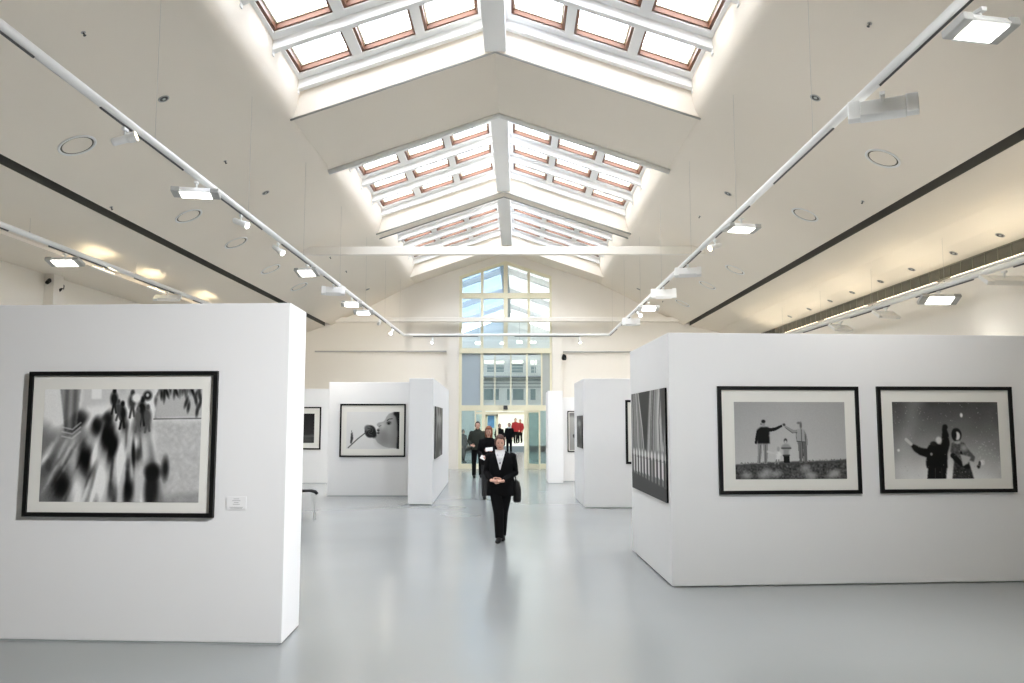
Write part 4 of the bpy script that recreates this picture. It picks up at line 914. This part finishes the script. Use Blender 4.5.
# woman in black
wp = on_z(500.5, 543.5)
wl = [((-.035, -.12, .47), (-.022, -.12, .085), (-.045, -.29, .02)), ((.035, -.02, .47), (.018, .14, .10), (.03, -.03, .02))]
root, hc, R = person('person in a black suit and white shirt walking towards the camera with clasped hands', (wp.x, wp.y + .25, 0), 1.635, 0, dict(
    w=1.10, hair='brown_hair', hair_len=.0, hair_vol=1.06, head=(-.015, -.05), nod=.22, turn=.05, jacket=dict(m='black_cloth', hem=.73, hw=.215), trousers='black_cloth', leg=1.12,
    arms=[((-.235, .01, 1.10), (-.15, -.20, .985)), ((.235, .01, 1.10), (.035, -.21, .975))], hand_dir=[(.95, -.25, -.12), (-.95, -.25, -.05)], palm=[(.1, 1, 0), (-.1, 1, 0)], curl=.55, side=(1, -1), legs=wl), .009)
# shirt front, pendant, bag
bm = bm_new(); rows = 12
def fy(x, z): 
    rx, ry = .205, .135; return -ry * (max(0, 1 - abs(x / rx) ** 2.3)) ** (1 / 2.3) - .004 + max(0, (z - 1.36)) * .75
G = []
for i in range(rows + 1):
    z = 1.155 + (1.475 - 1.155) * i / rows; wd = .006 + .075 * min(1, i / rows * 1.15); G.append([bm.verts.new((wd * (j / 6 - 1) - .012, fy(wd * (j / 6 - 1), z) - .006, z)) for j in range(13)])
for a, b in zip(G, G[1:]):
    for j in range(12): bm.faces.new((a[j], a[j + 1], b[j + 1], b[j]))
s_ = obj('shirt_front', bm, 'white_cloth', root, smooth=True); s_.modifiers.new('t', 'SOLIDIFY').thickness = .012
bm = bm_new(); loft(bm, [(-.01, -.008, 1.415, .080, .078), (-.012, -.014, 1.462, .064, .062)]); obj('shirt_collar', bm, 'white_cloth', root, smooth=True)
bm = bm_new(); tube(bm, [(-.055, fy(-.05, 1.40) - .018, 1.41), (-.012, fy(0, 1.27) - .016, 1.275), (.035, fy(.04, 1.40) - .018, 1.41)], .0025, 6); sphere(bm, (-.012, fy(0, 1.26) - .02, 1.262), (.012, .006, .016), 2); obj('pendant_necklace', bm, 'dark_metal', root)
bag = empty('shoulder_bag', (wp.x + .255, wp.y + .31, .60)); tag(bag, 'black shoulder bag hanging at the hip of the person in the black suit', 'bag')
bm = bm_new(); loft(bm, [(0, 0, 0, .055, .12), (0, 0, .03, .065, .14), (.0, 0, .20, .065, .14), (-.01, 0, .31, .045, .12), (-.02, 0, .34, .02, .10)], 20, 3); obj('bag_body', bm, 'black_leather', bag, smooth=True)
bm = bm_new(); tube(bm, [(-.015, -.1, .32), (-.045, -.07, .50), (-.075, -.02, .70), (-.075, .05, .70), (-.045, .09, .5), (-.015, .1, .32)], (.009), 8); obj('strap', bm, 'black_leather', bag, smooth=True)
# woman with red hair
rp_ = on_z(486.5, 499)
root, hc, R = person('person with long red hair in black holding white papers, walking behind the black suited one', (rp_.x + .05, rp_.y + .05, 0), 1.73, 0, dict(
    w=1.0, hair='red_hair', hair_len=.13, hair_vol=1.12, head=(0, -.04), nod=.3, turn=-.1, jacket=dict(m='black_cloth', hem=.80, hw=.19), trousers='grey_cloth',
    arms=[((-.23, -.03, 1.10), (-.16, -.22, .98)), ((.23, -.03, 1.12), (.06, -.24, 1.14))], hand_dir=[(.4, -.8, -.1), (-.9, -.3, .1)], palm=[(1, .3, 0), (-.1, 1, 0)], legs=[leg(-.10, -.12), leg(.09, .15)]), .013)
for (x, y, z, ry, wd, nm) in ((-.13, -.32, 1.00, .5, .12, 'left'), (.02, -.33, 1.20, -.1, .17, 'upper')):
    pp = empty('paper_leaflet', (rp_.x + .05 + x, rp_.y + .05 + y, z), (.9, ry, 0)); tag(pp, 'white paper held by the person with red hair, the %s sheet' % ('lower left' if nm == 'left' else 'upper'), 'paper')
    bm = bm_new(); box(bm, (0, 0, 0), (wd, .10, .004)); box(bm, (.003, .002, .004), (wd * .97, .10, .002)); obj('sheets', bm, 'paper', pp)
# man
mp = on_z(477.5, 477.5)
person('person in a dark green jacket and black trousers walking at the left by the door', (mp.x, mp.y, 0), 1.86, .05, dict(
    w=1.12, hair='dark_hair', head=(0, -.03), nod=.1, jacket=dict(m='green_cloth', hem=.84, hw=.19, collar=True), trousers='black_cloth',
    arms=[((-.27, 0, 1.10), (-.20, -.20, .98)), ((.27, .02, 1.10), (.24, -.08, .88))], hand_dir=[(.6, -.7, -.1), None], legs=[leg(-.11, -.12), leg(.10, .12)]), .015)
# doorway people
def bystander(label, px, y, h, jm, hair, rot=0, floor=0, hem=.80, tr='black_cloth', voxel=.022):
    x = on_y(px, 440, y).x
    return person(label, (x, y, floor), h, rot, dict(w=1.08, hair=hair, head=(0, -.02), jacket=dict(m=jm, hem=hem, hw=.20, collar=True), trousers=tr,
        arms=[((-.25, .02, 1.10), (-.22, -.10, .88)), ((.25, .02, 1.10), (.22, -.12, .88))], legs=[leg(-.09, -.05), leg(.09, .05)]), voxel)
bystander('person all in black standing in the doorway, left of the open leaf', 499.5, 47.0, 1.74, 'black_cloth', 'dark_hair', .4)
root, hc, R = bystander('person in black with a patterned scarf standing in the middle of the doorway', 509.3, 49.5, 1.78, 'black_cloth', 'dark_hair', -.2)
bm = bm_new(); tube(bm, [(.09 * math.cos(a), .085 * math.sin(a), 1.46 + .02 * math.sin(a)) for a in [i * math.pi / 6 for i in range(13)]], .035, 10); obj('scarf', bm, 'white_cloth', root, smooth=True)
bystander('person in a red jacket beyond the doorway, left one of the red pair', 515.5, 58, 1.76, 'red_cloth', 'dark_hair', .3, .35)
bystander('person in a red jacket beyond the doorway, right one of the red pair', 520.2, 59, 1.68, 'red_cloth', 'dark_hair', -.4, .35)
bystander('dark clothed person behind the glass left of the entrance doors', 463.0, 38.0, 1.50, 'grey_cloth', 'dark_hair', .8)
